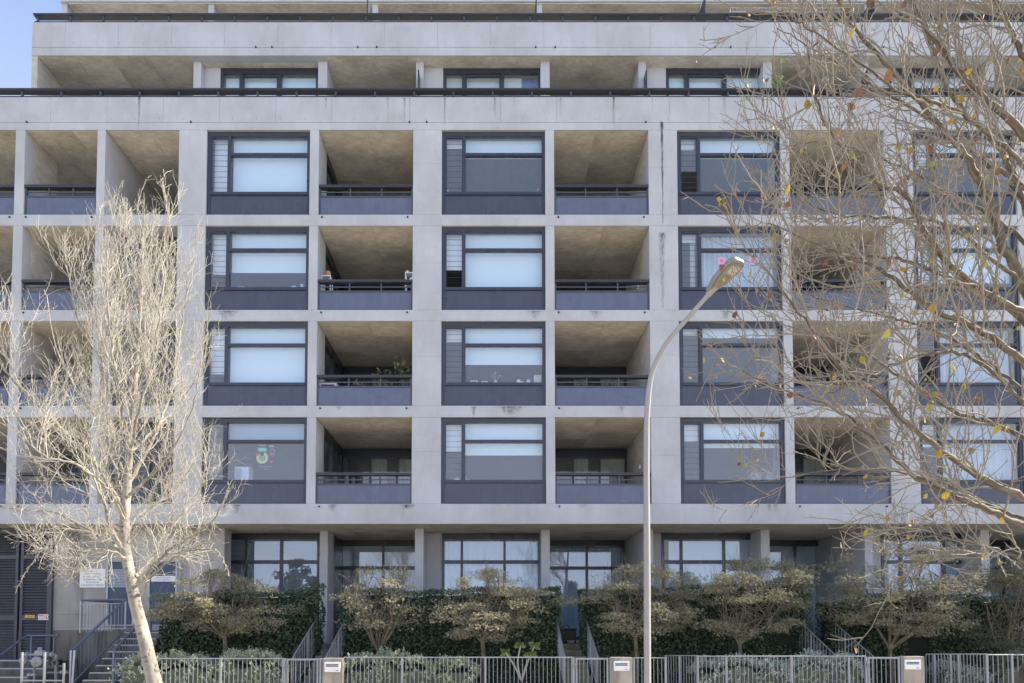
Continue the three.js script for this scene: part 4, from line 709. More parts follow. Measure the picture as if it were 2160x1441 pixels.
function foliage(parent, name, geo, mat, list) {       // list of [position, size, normal or null, colour]
  const m = new THREE.InstancedMesh(geo, mat, list.length), q = new THREE.Quaternion(), q2 = new THREE.Quaternion(), M4 = new THREE.Matrix4(), R = rng(list.length), up = V(0, 0, 1);
  list.forEach(([p, s, n, c], i) => { q.setFromUnitVectors(up, n); q2.setFromAxisAngle(up, R() * 6.28); M4.compose(p, q.multiply(q2), V(s, s, s)); m.setMatrixAt(i, M4); m.setColorAt(i, c); });
  m.name = name; m.castShadow = m.receiveShadow = true; m.userData.kind = 'stuff'; parent.add(m); return m;
}
const hedgeLeaf = phys(1, 1, 1, 0.35, { transmission: 0.12, thickness: 0, side: THREE.DoubleSide }), dullLeaf = phys(1, 1, 1, 0.75, { transmission: 0.3, thickness: 0, side: THREE.DoubleSide });
const jit = (R, n, k) => n.clone().add(V((R() - 0.5) * k, (R() - 0.5) * k, (R() - 0.5) * k)).normalize();
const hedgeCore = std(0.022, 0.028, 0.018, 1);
function hedge(label, pxa, pxb, topA, topB, seed, gaps = 0) {
  const R = rng(seed), d = 19.35, a = at(pxa, topA, d), b = at(pxb, topB, d), t = thing('clipped_hedge', label, 'hedge', ''), z1 = -d, z0 = -20.35, list = [];
  const top = (x) => a.y + (b.y - a.y) * (x - a.x) / (b.x - a.x) + (nz(x * 1.7 + seed, 3.3, 256) - 0.5) * 0.3, bulge = (x, y) => (nz(x * 2.2 + seed, y * 2.2, 256) - 0.5) * 0.3;
  const s = new THREE.Shape(); s.moveTo(a.x + 0.14, 0); for (let i = 0; i <= 20; i++) { const x = a.x + 0.14 + (b.x - a.x - 0.28) * i / 20; s.lineTo(x, top(x) - 0.16); } s.lineTo(b.x - 0.14, 0);
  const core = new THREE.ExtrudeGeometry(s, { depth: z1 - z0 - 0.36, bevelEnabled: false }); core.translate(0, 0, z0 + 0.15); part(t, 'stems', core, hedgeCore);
  const col = () => { const f = 0.65 + R() * 0.8, w = R(); return new THREE.Color().setRGB(0.044 * f + (w > 0.96 ? 0.06 : 0), 0.078 * f + (w > 0.96 ? 0.05 : 0), 0.032 * f); };
  const W = b.x - a.x, H = Math.max(a.y, b.y);
  for (let i = 0; i < W * H * 400; i++) { const x = a.x + R() * W, y = R() * top(x); if (gaps && nz(x * 1.3 + 7, y * 1.3 + seed, 256) < gaps) continue; list.push([V(x, y, z1 + bulge(x, y) - R() * 0.14), 0.07 + R() * 0.045, jit(R, V(0, 0.35, 1), 1.5), col()]); }
  for (let i = 0; i < W * 260; i++) { const x = a.x + R() * W; list.push([V(x, top(x) - 0.1 + R() * 0.14, z0 + R() * (z1 - z0)), 0.07 + R() * 0.04, jit(R, V(0, 1, 0.5), 1.6), col()]); }
  for (const [x, n] of [[a.x, -1], [b.x, 1]]) for (let i = 0; i < H * 330; i++) { const y = R() * top(x), z = z0 + R() * (z1 - z0); list.push([V(x + bulge(z, y) * 0.6 - n * R() * 0.08, y, z), 0.07 + R() * 0.04, jit(R, V(n, 0.4, 0.4), 1.5), col()]); }
  foliage(t, 'leaves', oval, hedgeLeaf, list);
}
hedge('dark green clipped hedge left of the leftmost entry steps', 335, 668, 1262, 1233, 3, 0.16);
hedge('long dark green clipped hedge between the two middle entry steps', 712, 1184, 1246, 1240, 4, 0.17);
hedge('dark green clipped hedge behind the street lamp pole', 1230, 1712, 1240, 1222, 6, 0.1);
hedge('dark green hedge at the right behind the last letterbox pier', 1752, 2240, 1262, 1262, 7, 0.2);

function maple(label, px, forkPy, crown, seed, pal, sparse = 1, stems = 2) {
  const R = rng(seed), d = 18.35, t = thing('japanese_maple', label, 'tree', ''), foot = at(px, 1440, d); foot.y = 0;
  const [xa, xb, ya, yb] = crown, A = at(xa, ya, d), B = at(xb, yb, d), c = V((A.x + B.x) / 2, (A.y + B.y) / 2, -d), rx = (B.x - A.x) / 2 * 1.12, ry = (A.y - B.y) / 2, fork = at(px, forkPy, d);
  const tw = new Tubes(), bare = new Tubes(), list = [], n = Math.round(48 * rx * ry / 2.6 + 18);
  const fc = curve([foot, foot.clone().lerp(fork, 0.5).add(V(0.04, 0, 0)), fork], 10); part(t, 'trunk', new Tubes().add(fc, lerpR(11, 0.075, 0.06), 10).build(), M.mapleBark);
  const mains = [];
  for (let s = 0; s < stems + 2; s++) { const f = (s + 0.5) / (stems + 2) * 2 - 1, e = V(c.x + f * rx * 0.55, c.y - ry * 0.1 + R() * 0.3, -d + (R() - 0.5) * 0.9), m = fork.clone().lerp(e, 0.5).add(V(f * 0.1, -0.1, 0)); const cv = wiggle(R, curve([fork, m, e], 10), 0.03); mains.push(cv); part(t, 'limb', new Tubes().add(cv, lerpR(11, 0.045, 0.02), 8).build(), M.mapleBark); }
  for (let i = 0; i < n; i++) {
    const u = R() * 2 - 1, w = Math.pow(R(), 0.7), ang = R() * 6.28, rr = Math.sqrt(Math.max(0, 1 - u * u));
    const lump = 0.62 + 0.62 * nz(ang * 1.4 + seed * 3.1, u * 1.9 + seed, 256), p = V(c.x + Math.cos(ang) * rx * lump * 1.12 * rr * (0.45 + 0.55 * w), c.y + (u * 1.02 + 0.06) * ry, -d + Math.sin(ang) * rr * Math.min(rx, 1.15) * (0.45 + 0.55 * w));
    const m = mains[Math.floor(R() * mains.length)], st = m[4 + Math.floor(R() * 6)], mid = st.clone().lerp(p, 0.55).add(V((R() - 0.5) * 0.2, -0.06, (R() - 0.5) * 0.2)), cv = wiggle(R, curve([st, mid, p], 9), 0.035); tw.add(cv, lerpR(10, 0.016, 0.005), 5);
    const k = sparse * (0.5 + R()), pr = 0.2 + R() * 0.42, ph = 0.06 + R() * 0.1, tone = R();
    for (let j = 0; j < 190 * k; j++) { const a2 = R() * 6.28, r2 = Math.sqrt(R()) * pr, q = V(p.x + Math.cos(a2) * r2, p.y + (R() - 0.5) * 2 * ph - r2 * 0.22, p.z + Math.sin(a2) * r2 * 0.9), f = 0.7 + R() * 0.55, o = pal[(tone < 0.5 ? R() < 0.75 : R() < 0.25) ? 0 : 1], mid2 = R() < 0.2 ? pal[2] : o; list.push([q, 0.062 + R() * 0.045, jit(R, V(0, 0.8, 0.5), 1.5), new THREE.Color().setRGB(mid2[0] * f, mid2[1] * f, mid2[2] * f)]); }
    for (let j = 0; j < 8; j++) { const g = grow(R, cv[6 + Math.floor(R() * 4)], V((R() - 0.5) * 1.4, 0.5 + R(), (R() - 0.5) * 1.2), 0.15 + R() * (p.y > c.y ? 0.6 : 0.25), 0.06, 0.35, 0.03); bare.add(g, lerpR(g.length, 0.0055, 0.0028), 3); }
  }
  tag(part(t, 'branchlets', tw.build(), M.mapleBark), '', '', '', 'stuff'); tag(part(t, 'twigs', bare.build(), M.mapleTwig), '', '', '', 'stuff');
  foliage(t, 'leaves', starLeaf, dullLeaf, list);
}
const pal = [[0.24, 0.24, 0.12], [0.37, 0.34, 0.2], [0.5, 0.44, 0.31]], gold = [[0.25, 0.245, 0.11], [0.54, 0.47, 0.3], [0.66, 0.57, 0.4]], olive = [[0.13, 0.16, 0.07], [0.2, 0.2, 0.11], [0.26, 0.24, 0.15]];
maple('dull olive maple beside the birch, leftmost of the row', 474, 1345, [320, 600, 1212, 1330], 11, pal, 1, 3);
maple('sparse twiggy maple with yellowish stems by the leftmost entry steps', 798, 1375, [712, 898, 1200, 1330], 12, gold, 0.35, 5);
maple('golden tipped maple right of the sparse twiggy one', 1018, 1355, [925, 1140, 1210, 1345], 13, gold, 1.05, 3);
maple('brown maple directly behind the street lamp pole', 1340, 1345, [1240, 1455, 1195, 1335], 14, pal, 0.95, 2);
maple('brown maple with forked pale trunk right of the street lamp', 1560, 1360, [1465, 1728, 1190, 1335], 15, pal, 1, 3);
maple('broad grey brown maple behind the rightmost metal gate', 1877, 1370, [1760, 2095, 1160, 1335], 16, pal, 0.95, 4);
maple('greener maple at the right edge of the garden', 2125, 1400, [2055, 2220, 1205, 1370], 17, olive, 1, 3);

function shrub(label, pxa, pxb, py, d, seed, col) {
  const R = rng(seed), t = thing('silver_shrub', label, 'shrub', ''), a = at(pxa, py, d), b = at(pxb, py, d), list = [], st = new Tubes(), W = b.x - a.x, dz = 0.75;
  const top = (x, z) => { const e = Math.min(1, Math.min(x - a.x, b.x - x) / 0.35); return a.y * (0.72 + 0.28 * e) + (nz(x * 2.4 + seed, z * 2.4 + 5, 256) - 0.5) * 0.36; };
  part(t, 'core', (() => { const s = new THREE.Shape(); s.moveTo(a.x + 0.12, 0); for (let i = 0; i <= 16; i++) { const x = a.x + 0.12 + (W - 0.24) * i / 16; s.lineTo(x, Math.max(0.1, top(x, -d) - 0.22)); } s.lineTo(b.x - 0.12, 0); const g = new THREE.ExtrudeGeometry(s, { depth: dz - 0.25, bevelEnabled: false }); return g.translate(0, 0, -d - 0.1); })(), std(0.13, 0.145, 0.1, 1));
  for (let i = 0; i < W * 290; i++) {
    const x = a.x + R() * W, z = -d + 0.72 - R() * 0.95, front = z > -d + 0.5, y = front ? R() * top(x, z) : top(x, z) - R() * 0.12, dir = V((R() - 0.5) * 0.9, front && R() < 0.7 ? 0.5 : 1, 0.5 * R() + (front ? 0.4 : 0)).normalize(), L = 0.1 + R() * 0.12, e = V(x, y, z).addScaledVector(dir, L);
    st.add([V(x, y, z), e], [0.004, 0.002], 3);
    for (let j = 0; j < 12; j++) { const f = 0.8 + R() * 0.5; list.push([V(x, y, z).addScaledVector(dir, L * (0.1 + 0.9 * R())).add(V((R() - 0.5) * 0.045, (R() - 0.5) * 0.045, (R() - 0.5) * 0.045)), 0.03 + R() * 0.022, jit(R, dir, 2.2), new THREE.Color().setRGB(col[0] * f, col[1] * f, col[2] * f)]); }
  }
  tag(part(t, 'stems', st.build(), M.mapleTwig), '', '', '', 'stuff'); foliage(t, 'leaves', oval, dullLeaf, list);
}
const sage = [0.48, 0.55, 0.38], silver = [0.5, 0.57, 0.49];
shrub('sage green shrub behind the fence beside the birch trunk', 265, 470, 1391, 17.9, 31, sage);
shrub('sage green shrub left of the leftmost metal gate', 455, 612, 1387, 17.9, 32, sage);
shrub('sage green shrub right of the first letterbox pier, below the sparse maple', 722, 915, 1387, 17.9, 33, sage);
shrub('lower sage green shrub below the golden tipped maple', 905, 1012, 1403, 17.9, 34, sage);
shrub('pale silver shrub right of the slanting fence panel', 1450, 1645, 1396, 17.9, 35, silver);
shrub('pale silver shrub in front of the rightmost entry steps', 1630, 1805, 1390, 17.9, 36, silver);
shrub('pale silver shrub right of the last letterbox pier', 1955, 2060, 1407, 18.2, 37, silver);
shrub('leafy grey green shrub at the right end of the fence', 2075, 2190, 1386, 17.9, 38, [0.16, 0.2, 0.11]);
{ // strap leaved plants
  const R = rng(91); for (const [px, lab] of [[1405, 'strap leaved plant behind the short fence by the lamp post'], [1525, 'strap leaved plant under the brown forked maple'], [1640, 'strap leaved plant beside the pale silver shrubs']]) {
    const t = thing('strap_leaf_plant', lab, 'plant'), p = at(px, 1440, 18.2); p.y = 0.02;
    for (let i = 0; i < 18; i++) { const a = R() * 6.28, L = 0.6 + R() * 0.5, q = [0, 1, 2, 3, 4].map((k) => { const f = k / 4; return V(p.x + Math.cos(a) * f * L * 0.6, p.y + Math.sin(f * 2.1) * L, p.z + Math.sin(a) * f * L * 0.6); }), v = [], idx = []; q.forEach((c, k) => { const w = 0.022 * (1 - k / 4.2); v.push(c.x - Math.sin(a) * w, c.y, c.z + Math.cos(a) * w, c.x + Math.sin(a) * w, c.y, c.z - Math.cos(a) * w); if (k) { const o = k * 2; idx.push(o - 2, o - 1, o, o, o - 1, o + 1); } }); const g = new THREE.BufferGeometry(); g.setAttribute('position', new THREE.Float32BufferAttribute(v, 3)); g.setIndex(idx); g.computeVertexNormals(); part(t, 'leaf', g, M.strap ||= leafMat(0.12, 0.17, 0.06, 0.5)); }
  }
}
{ // frangipani in a pot
  const R = rng(17), t = thing('frangipani', 'potted frangipani with big yellow green leaves behind the fence', 'potted plant'), d = 17.75, foot = at(1100, 1438, d), wood = std(0.42, 0.4, 0.34, 0.8), lm = [leafMat(0.13, 0.2, 0.06, 0.45), leafMat(0.17, 0.25, 0.08, 0.45), leafMat(0.2, 0.23, 0.07, 0.45)];
  const potR = new THREE.LatheGeometry([[0, 0], [0.16, 0], [0.22, 0.36], [0.24, 0.36], [0.24, 0.42], [0.2, 0.42], [0.2, 0.36], [0, 0.36]].map(([a, b]) => new THREE.Vector2(a, b)), 20); potR.translate(foot.x, foot.y - 0.4, foot.z); part(t, 'pot', potR, M.black);
  for (const [x1, y1, x2, y2] of [[1085, 1405, 1066, 1376], [1092, 1400, 1098, 1362], [1110, 1404, 1128, 1362], [1112, 1400, 1120, 1380]]) {
    const e = at(x2, y2, d + (R() - 0.5) * 0.3), c = curve([foot.clone(), at(x1, y1, d), e], 8); part(t, 'stem', new Tubes().add(c, lerpR(9, 0.03, 0.02), 8).build(), wood);
    for (let i = 0; i < 9; i++) { const m = part(t, 'leaf', leafGeo[i % 3], lm[Math.floor(R() * 3)]), L = 0.15 + R() * 0.09, a = i / 9 * 6.28 + R() * 0.5, dir = V(Math.cos(a), 0.05 + R() * 0.7 - (i % 4 === 0 ? 0.8 : 0), Math.sin(a)).normalize(); m.scale.set(L * 0.95, L, L); m.quaternion.setFromUnitVectors(V(0, 1, 0), dir); m.rotateY(R() * 0.8 - 0.4 + (dir.z > 0 ? 0 : Math.PI)); m.position.copy(e).addScaledVector(dir, L * 0.5); }
  }
}
// things on the mossy steps' landing
{ const p = at(1197, 1357, 20.9); const b = thing('crate', 'black crate by the glass door above the mossy steps', 'crate'); b.position.set(p.x - 0.05, FL + 0.002, -20.9); part(b, 'body', rbx(-0.3, 0.3, 0, 0.42, -0.2, 0.2, 0.03), M.black); part(b, 'lid', rbx(-0.32, 0.32, 0.42, 0.46, -0.22, 0.22, 0.015), std(0.03, 0.032, 0.035, 0.5)); part(b, 'handle', new THREE.TorusGeometry(0.1, 0.012, 6, 14, Math.PI).translate(0, 0.46, 0.05), M.black);
  const bowl = thing('pet_bowl', 'small grey bowl on the top of the mossy steps', 'bowl'); bowl.position.set(at(1204, 1357, 20.6).x, FL + 0.002, -20.6); part(bowl, 'bowl', new THREE.LatheGeometry([[0, 0], [0.1, 0], [0.13, 0.09], [0.115, 0.09], [0.09, 0.02], [0, 0.02]].map(([a, c]) => new THREE.Vector2(a, c)), 20), M.doorFrame); }

// ---------------------------------------------------------------- things on sills and balconies
const lathe = (pts, s = 18) => new THREE.LatheGeometry(pts.map(([a, b]) => new THREE.Vector2(a, b)), s);
function onSill(key, px, name, label, cat, make) {
  const w = winRef[key], t = thing(name, label, cat); t.position.set(at(px, at ? 600 : 0, 21.2).x, w.py(128) + 0.002, w.z - 0.165); 
  t.position.x = sillX(key, px); make(t); return t;
}
// px is measured in the photograph; the sill stands a little behind the facade
function sillX(key, px) { const w = winRef[key]; const y = w.py(128), k = 21.235 * Math.cos(PITCH) + (y - EYE) * Math.sin(PITCH); return (px - CX) * k / F; }
onSill('-1_1', 509, 'ribbed_box', 'white ribbed box on the sill of the window with half drawn blind', 'box', (t) => { part(t, 'body', rbx(-0.13, 0.13, 0, 0.09, -0.05, 0.05, 0.01), M.white); for (let i = 0; i < 5; i++) part(t, 'rib', bx(-0.1 + i * 0.045, -0.08 + i * 0.045, 0.02, 0.07, 0.05, 0.056), M.blindGrey); });
onSill('-1_1', 620, 'shell_ornament', 'white fan shaped ornament at the right of the half blinded sill', 'ornament', (t) => { for (let i = 0; i < 7; i++) part(t, 'ray', new THREE.SphereGeometry(0.03, 8, 6).scale(0.7, 2, 0.5).translate(0, 0.06, 0).rotateZ((i - 3) * 0.4).translate(0, 0.03, 0), M.white); });
onSill('-1_1', 637, 'white_vase', 'small white vase right of the fan shaped ornament', 'vase', (t) => { part(t, 'body', lathe([[0, 0], [0.03, 0], [0.02, 0.05], [0.055, 0.13], [0.05, 0.17], [0, 0.19]]), M.white); });
onSill('-1_1', 580, 'pebble_bowl', 'low pale bowl in the middle of the half blinded sill', 'bowl', (t) => part(t, 'body', lathe([[0, 0], [0.06, 0], [0.07, 0.04], [0.05, 0.05], [0, 0.03]]), M.white));
onSill('0_2', 1000, 'picture_frame', 'white picture frame lying low at the left of the sill with dried flowers', 'picture frame', (t) => { part(t, 'frame', frameBars([[-0.11, -0.09, 0, 0.13], [0.09, 0.11, 0, 0.13], [-0.09, 0.09, 0.11, 0.13], [-0.09, 0.09, 0, 0.02]], -0.01, 0.01), M.white); part(t, 'picture', bx(-0.09, 0.09, 0.02, 0.11, -0.006, 0.0), M.frame); });
onSill('0_2', 1022, 'picture_frame', 'white picture frame nearest the dried flowers', 'picture frame', (t) => { part(t, 'frame', frameBars([[-0.09, -0.07, 0, 0.11], [0.07, 0.09, 0, 0.11], [-0.07, 0.07, 0.09, 0.11], [-0.07, 0.07, 0, 0.02]], -0.01, 0.01), M.white); part(t, 'picture', bx(-0.07, 0.07, 0.02, 0.09, -0.006, 0.0), M.frame); });
onSill('0_2', 1045, 'flower_vase', 'glass vase of pale dried flowers on the middle sill', 'vase', (t) => { const R = rng(6); part(t, 'vase', lathe([[0, 0], [0.05, 0], [0.07, 0.06], [0.04, 0.12], [0.05, 0.14]]), M.blindGrey); for (let i = 0; i < 14; i++) { const g = grow(R, V(0, 0.1, 0), V((R() - 0.5) * 1.6, 1, (R() - 0.5) * 0.3), 0.14 + R() * 0.15, 0.05, 0.2, 0); part(t, 'stem', new Tubes().add(g, lerpR(g.length, 0.004, 0.003), 4).build(), M.barkTwig); const e = g[g.length - 1]; part(t, 'bloom', new THREE.IcosahedronGeometry(0.017, 0).translate(e.x, e.y, e.z), M.curtainCream); } });
onSill('0_2', 1097, 'book_pile', 'flat pile of pale books with a small white bowl on the middle sill', 'books', (t) => { for (let i = 0; i < 3; i++) part(t, 'book', bx(-0.13 + i * 0.01, 0.13 - i * 0.015, i * 0.03, i * 0.03 + 0.027, -0.06, 0.05), i === 1 ? M.blindGrey : M.white); part(t, 'bowl', lathe([[0, 0], [0.04, 0], [0.06, 0.06], [0, 0.07]]).translate(-0.05, 0.09, 0), M.white); });
onSill('0_2', 1115, 'upright_books', 'few upright white books beside the pile on the middle sill', 'books', (t) => { for (let i = 0; i < 4; i++) part(t, 'book', bx(-0.06 + i * 0.03, -0.034 + i * 0.03, 0, 0.14 + (i % 2) * 0.02, -0.05, 0.04), i % 2 ? M.blindGrey : M.white); });
onSill('0_2', 1134, 'leaning_picture', 'cream panel leaning at the right of the middle sill', 'picture', (t) => part(t, 'panel', bx(-0.12, 0.12, 0, 0.32, -0.012, 0.0).rotateX(-0.06), M.curtainCream));
onSill('0_3', 980, 'sill_plant', 'small spiky grey plant in a white pot on the lowest middle sill', 'potted plant', (t) => { const R = rng(8); part(t, 'pot', lathe([[0, 0], [0.05, 0], [0.06, 0.06], [0, 0.06]]), M.white); for (let i = 0; i < 22; i++) { const g = grow(R, V(0, 0.05, 0), V((R() - 0.5) * 2, 1, (R() - 0.5) * 0.4), 0.15, 0.05, 0.3, 0); part(t, 'leaf', new Tubes().add(g, lerpR(g.length, 0.006, 0.001), 3).build(), M.blindGrey); } });
onSill('0_3', 964, 'round_plate', 'pale arched plate leaning in the lowest middle window', 'plate', (t) => { part(t, 'plate', new THREE.TorusGeometry(0.1, 0.014, 8, 24, Math.PI), M.blindGrey); part(t, 'disc', new THREE.CircleGeometry(0.09, 20, 0, Math.PI).translate(0, 0, -0.01), M.blindCream); });
onSill('0_3', 937, 'bottle', 'pale blue bottle at the left of the lowest middle sill', 'bottle', (t) => part(t, 'body', lathe([[0, 0], [0.035, 0], [0.035, 0.12], [0.014, 0.18], [0.016, 0.24], [0, 0.24]]), std(0.35, 0.5, 0.7, 0.3)));
onSill('0_3', 987, 'white_bowl', 'small white bowl beside the spiky plant on the lowest middle sill', 'bowl', (t) => part(t, 'body', lathe([[0, 0], [0.03, 0], [0.06, 0.045], [0.05, 0.045], [0, 0.02]]), M.white));
onSill('0_0', 942, 'white_figurine', 'small white figurine at the left of the top middle sill', 'ornament', (t) => { part(t, 'body', lathe([[0, 0], [0.05, 0], [0.03, 0.06], [0.04, 0.11], [0, 0.13]]), M.white); part(t, 'head', new THREE.SphereGeometry(0.03, 10, 8).translate(0.04, 0.16, 0), M.white); });
onSill('0_0', 1135, 'sill_plant', 'small pink flowered plant at the right of the top middle sill', 'potted plant', (t) => { const R = rng(12); part(t, 'pot', lathe([[0, 0], [0.04, 0], [0.05, 0.06], [0, 0.06]]), M.white); for (let i = 0; i < 9; i++) part(t, 'leaf', leafGeo[i % 3], M.strap).scale.setScalar(0.1); t.children.slice(1).forEach((m, i) => { m.position.set((R() - 0.5) * 0.1, 0.1 + R() * 0.1, (R() - 0.5) * 0.05); m.rotation.z = (R() - 0.5) * 2; }); for (let i = 0; i < 4; i++) part(t, 'flower', new THREE.IcosahedronGeometry(0.025, 0).translate((R() - 0.5) * 0.1, 0.12 + R() * 0.1, 0.03), std(0.55, 0.15, 0.3, 0.7)); });
onSill('-1_0', 640, 'folded_cloth', 'small dark folded object at the right of the top left sill', 'ornament', (t) => part(t, 'body', rbx(-0.1, 0.1, 0, 0.045, -0.05, 0.05, 0.02), M.purple));
// flower decals on the curtained window, and the round coloured emblem on the lowest left window
{
  const flower = (px, lab) => { const w = winRef['1_1'], t = thing('flower_sticker', lab, 'sticker'), p = at(px, 550, 21.135); t.position.set(p.x, p.y, -21.135); const m = M.pink ||= std(0.75, 0.42, 0.62, 0.6), m2 = M.pink2 ||= std(0.62, 0.12, 0.36, 0.6); part(t, 'disc', new THREE.CylinderGeometry(0.12, 0.12, 0.003, 28).rotateX(Math.PI / 2), m); for (let i = 0; i < 9; i++) part(t, 'petal', new THREE.CircleGeometry(0.05, 8).scale(0.22, 1, 1).translate(0, 0.055, 0.004).rotateZ(i / 9 * 6.28), m2); };
  flower(1522, 'pink flower sticker on the curtained window, left one of the pair'); flower(1588, 'pink flower sticker on the curtained window, right one of the pair');
  const w = winRef['-1_3'], t = thing('window_emblem', 'round yellow, green and red emblem with reversed lettering on the lowest left window', 'sign'), p = at(553, 966, 21.14); t.position.set(p.x, p.y, -21.145);
  const S = 0.0152, e = (n, g, m) => part(t, n, g, m), yel = std(0.55, 0.55, 0.2, 0.6), red = std(0.5, 0.05, 0.12, 0.6), grn = std(0.2, 0.5, 0.36, 0.6), pur = std(0.25, 0.08, 0.3, 0.6);
  e('ring', new THREE.RingGeometry(6.2 * S, 12.5 * S, 32, 1, 2.2, 5.3), yel); e('ring', new THREE.RingGeometry(2.6 * S, 4.6 * S, 28), yel); e('dot', new THREE.CircleGeometry(1.2 * S, 14), yel);
  e('fan', new THREE.RingGeometry(14 * S, 22 * S, 16, 1, 1.08, 0.98), grn); e('bar', new THREE.PlaneGeometry(15 * S, 2.2 * S).translate(-1 * S, 26.5 * S, 0), std(0.5, 0.2, 0.12, 0.6)); e('dot', new THREE.CircleGeometry(3 * S, 16).translate(-9.5 * S, 7 * S, 0.003), red);
  const pet = (x, y, n, m, len) => { for (let i = 0; i < n; i++) e('petal', new THREE.CircleGeometry(len * S, 10).scale(0.35, 1, 1).translate(0, len * S, 0).rotateZ((i - (n - 1) / 2) * 0.5).translate(x * S, y * S, 0), m); };
  pet(19, 22, 5, std(0.42, 0.5, 0.1, 0.6), 3); pet(20, 12, 5, pur, 4.5); pet(20, 2, 3, red, 5); e('drop', new THREE.CircleGeometry(3 * S, 16).translate(20 * S, -8 * S, 0.002), red);
  const c = document.createElement('canvas'); c.width = 512; c.height = 128; const g = c.getContext('2d'); g.translate(512, 0); g.scale(-1, 1); g.fillStyle = '#fff'; g.font = '62px sans-serif'; g.textAlign = 'center'; g.fillText('P R I M C E E', 256, 56); g.font = '34px sans-serif'; g.fillText('Brunswick', 256, 112);
  const tx = new THREE.CanvasTexture(c); e('lettering', new THREE.PlaneGeometry(40 * S, 10 * S).translate(8 * S, -21 * S, 0), new THREE.MeshStandardMaterial({ color: 0x9aa3b8, alphaMap: tx, transparent: true, roughness: 0.6 }));
  const cab = thing('white_cabinet', 'pale cabinet standing inside the lowest left window', 'cabinet'); cab.position.set(at(512, 1013, 21.75).x, w.py(178), -21.8); part(cab, 'body', rbx(-0.22, 0.25, 0, 1.33, -0.2, 0.2, 0.01), M.white); part(cab, 'door', rbx(-0.2, 0.02, 0.05, 1.28, 0.2, 0.215, 0.005), M.blindGrey);
}
// balcony things; z is how far they stand behind the facade
const floorY = (r) => ROW[r][1] + 0.002;
function onBalcony(r, px, py, z, name, label, cat, make) { const t = thing(name, label, cat); t.position.set(at(px, py, 21 + z).x, floorY(r), -21 - z); make(t); return t; }
const rack = (t, w, h, d, levels) => { for (const sx2 of [-1, 1]) for (const sz of [-1, 1]) part(t, 'leg', bx(sx2 * w / 2 - 0.014, sx2 * w / 2 + 0.014, 0, h, sz * d / 2 - 0.014, sz * d / 2 + 0.014), M.white); for (const l of levels) part(t, 'shelf', bx(-w / 2, w / 2, h * l - 0.03, h * l, -d / 2, d / 2), M.white); };
onBalcony(1, 690, 590, 0.65, 'plant_stand', 'white metal stand at the left end of the second row balcony', 'stand', (t) => rack(t, 0.28, 1.42, 0.28, [0.4, 1]));
onBalcony(1, 692, 572, 0.65, 'terracotta_pot', 'terracotta pot on the white stand at the balcony left end', 'pot', (t) => { t.position.y += 1.42; part(t, 'pot', lathe([[0, 0], [0.06, 0], [0.09, 0.1], [0.09, 0.17], [0.07, 0.19], [0, 0.19]]), M.terracotta); });
onBalcony(1, 864, 590, 0.6, 'plant_stand', 'taller white metal stand at the right end of the second row balcony', 'stand', (t) => rack(t, 0.24, 1.5, 0.26, [0.35, 0.78, 1]));
onBalcony(1, 868, 580, 0.6, 'white_pot', 'white pot on the middle shelf of the taller stand', 'pot', (t) => { t.position.y += 1.17; part(t, 'pot', lathe([[0, 0], [0.08, 0], [0.09, 0.14], [0.06, 0.19], [0, 0.2]]), M.white); });
onBalcony(1, 860, 572, 0.6, 'white_ball', 'white ball ornament on top of the taller stand', 'ornament', (t) => { t.position.y += 1.5; part(t, 'ball', new THREE.SphereGeometry(0.06, 16, 12).translate(0, 0.06, 0), M.white); part(t, 'foot', new THREE.CylinderGeometry(0.035, 0.04, 0.02, 14).translate(0, 0.005, 0), M.white); });
onBalcony(1, 735, 605, 0.5, 'garden_chair', 'small white chair behind the second row railing', 'chair', (t) => { part(t, 'seat', rbx(-0.2, 0.2, 0.42, 0.46, -0.2, 0.2, 0.015), M.white); part(t, 'backrest', rbx(-0.2, -0.1, 0.46, 0.92, -0.22, -0.19, 0.01), M.white); part(t, 'backrest', rbx(0.05, 0.1, 0.46, 0.9, -0.22, -0.19, 0.01), M.white); for (const a of [-0.17, 0.17]) for (const b of [-0.17, 0.17]) part(t, 'leg', rod(V(a, 0, b), V(a, 0.42, b), 0.016), M.white); });
function leafyPlant(t, h, w, n, seed, mats, potR2 = 0.16) { const R = rng(seed); part(t, 'pot', lathe([[0, 0], [potR2 * 0.75, 0], [potR2, 0.3], [potR2 * 0.9, 0.3], [0, 0.27]]), M.terracotta); for (let s = 0; s < 5; s++) { const g = grow(R, V(0, 0.27, 0), V((R() - 0.5) * w, 1, (R() - 0.5) * w), h - 0.3, 0.07, 0.2, 0.05); part(t, 'stem', new Tubes().add(g, lerpR(g.length, 0.01, 0.004), 5).build(), M.mapleBark); for (let i = 0; i < n; i++) { const p = g[1 + Math.floor(R() * (g.length - 1))], m = part(t, 'leaf', leafGeo[i % 3], mats[i % mats.length]); m.position.copy(p).add(V((R() - 0.5) * 0.16, (R() - 0.5) * 0.1, (R() - 0.5) * 0.16)); m.scale.setScalar(0.06 + R() * 0.06); m.rotation.set(R() * 2, R() * 6, R() * 2); } } }
const gm = [leafMat(0.15, 0.22, 0.06), leafMat(0.22, 0.27, 0.08), leafMat(0.1, 0.14, 0.05)];
onBalcony(2, 842, 780, 0.4, 'balcony_plant', 'tall leafy plant right of centre on the third row balcony', 'potted plant', (t) => leafyPlant(t, 1.75, 0.3, 18, 3, gm));
onBalcony(2, 862, 780, 0.35, 'balcony_plant', 'leafy plant at the right end of the third row balcony', 'potted plant', (t) => leafyPlant(t, 1.62, 0.25, 16, 5, gm));
onBalcony(2, 798, 790, 0.45, 'balcony_plant', 'low brownish plant in the middle of the third row balcony', 'potted plant', (t) => leafyPlant(t, 1.36, 0.7, 18, 7, [...gm, leafMat(0.4, 0.2, 0.1)]));
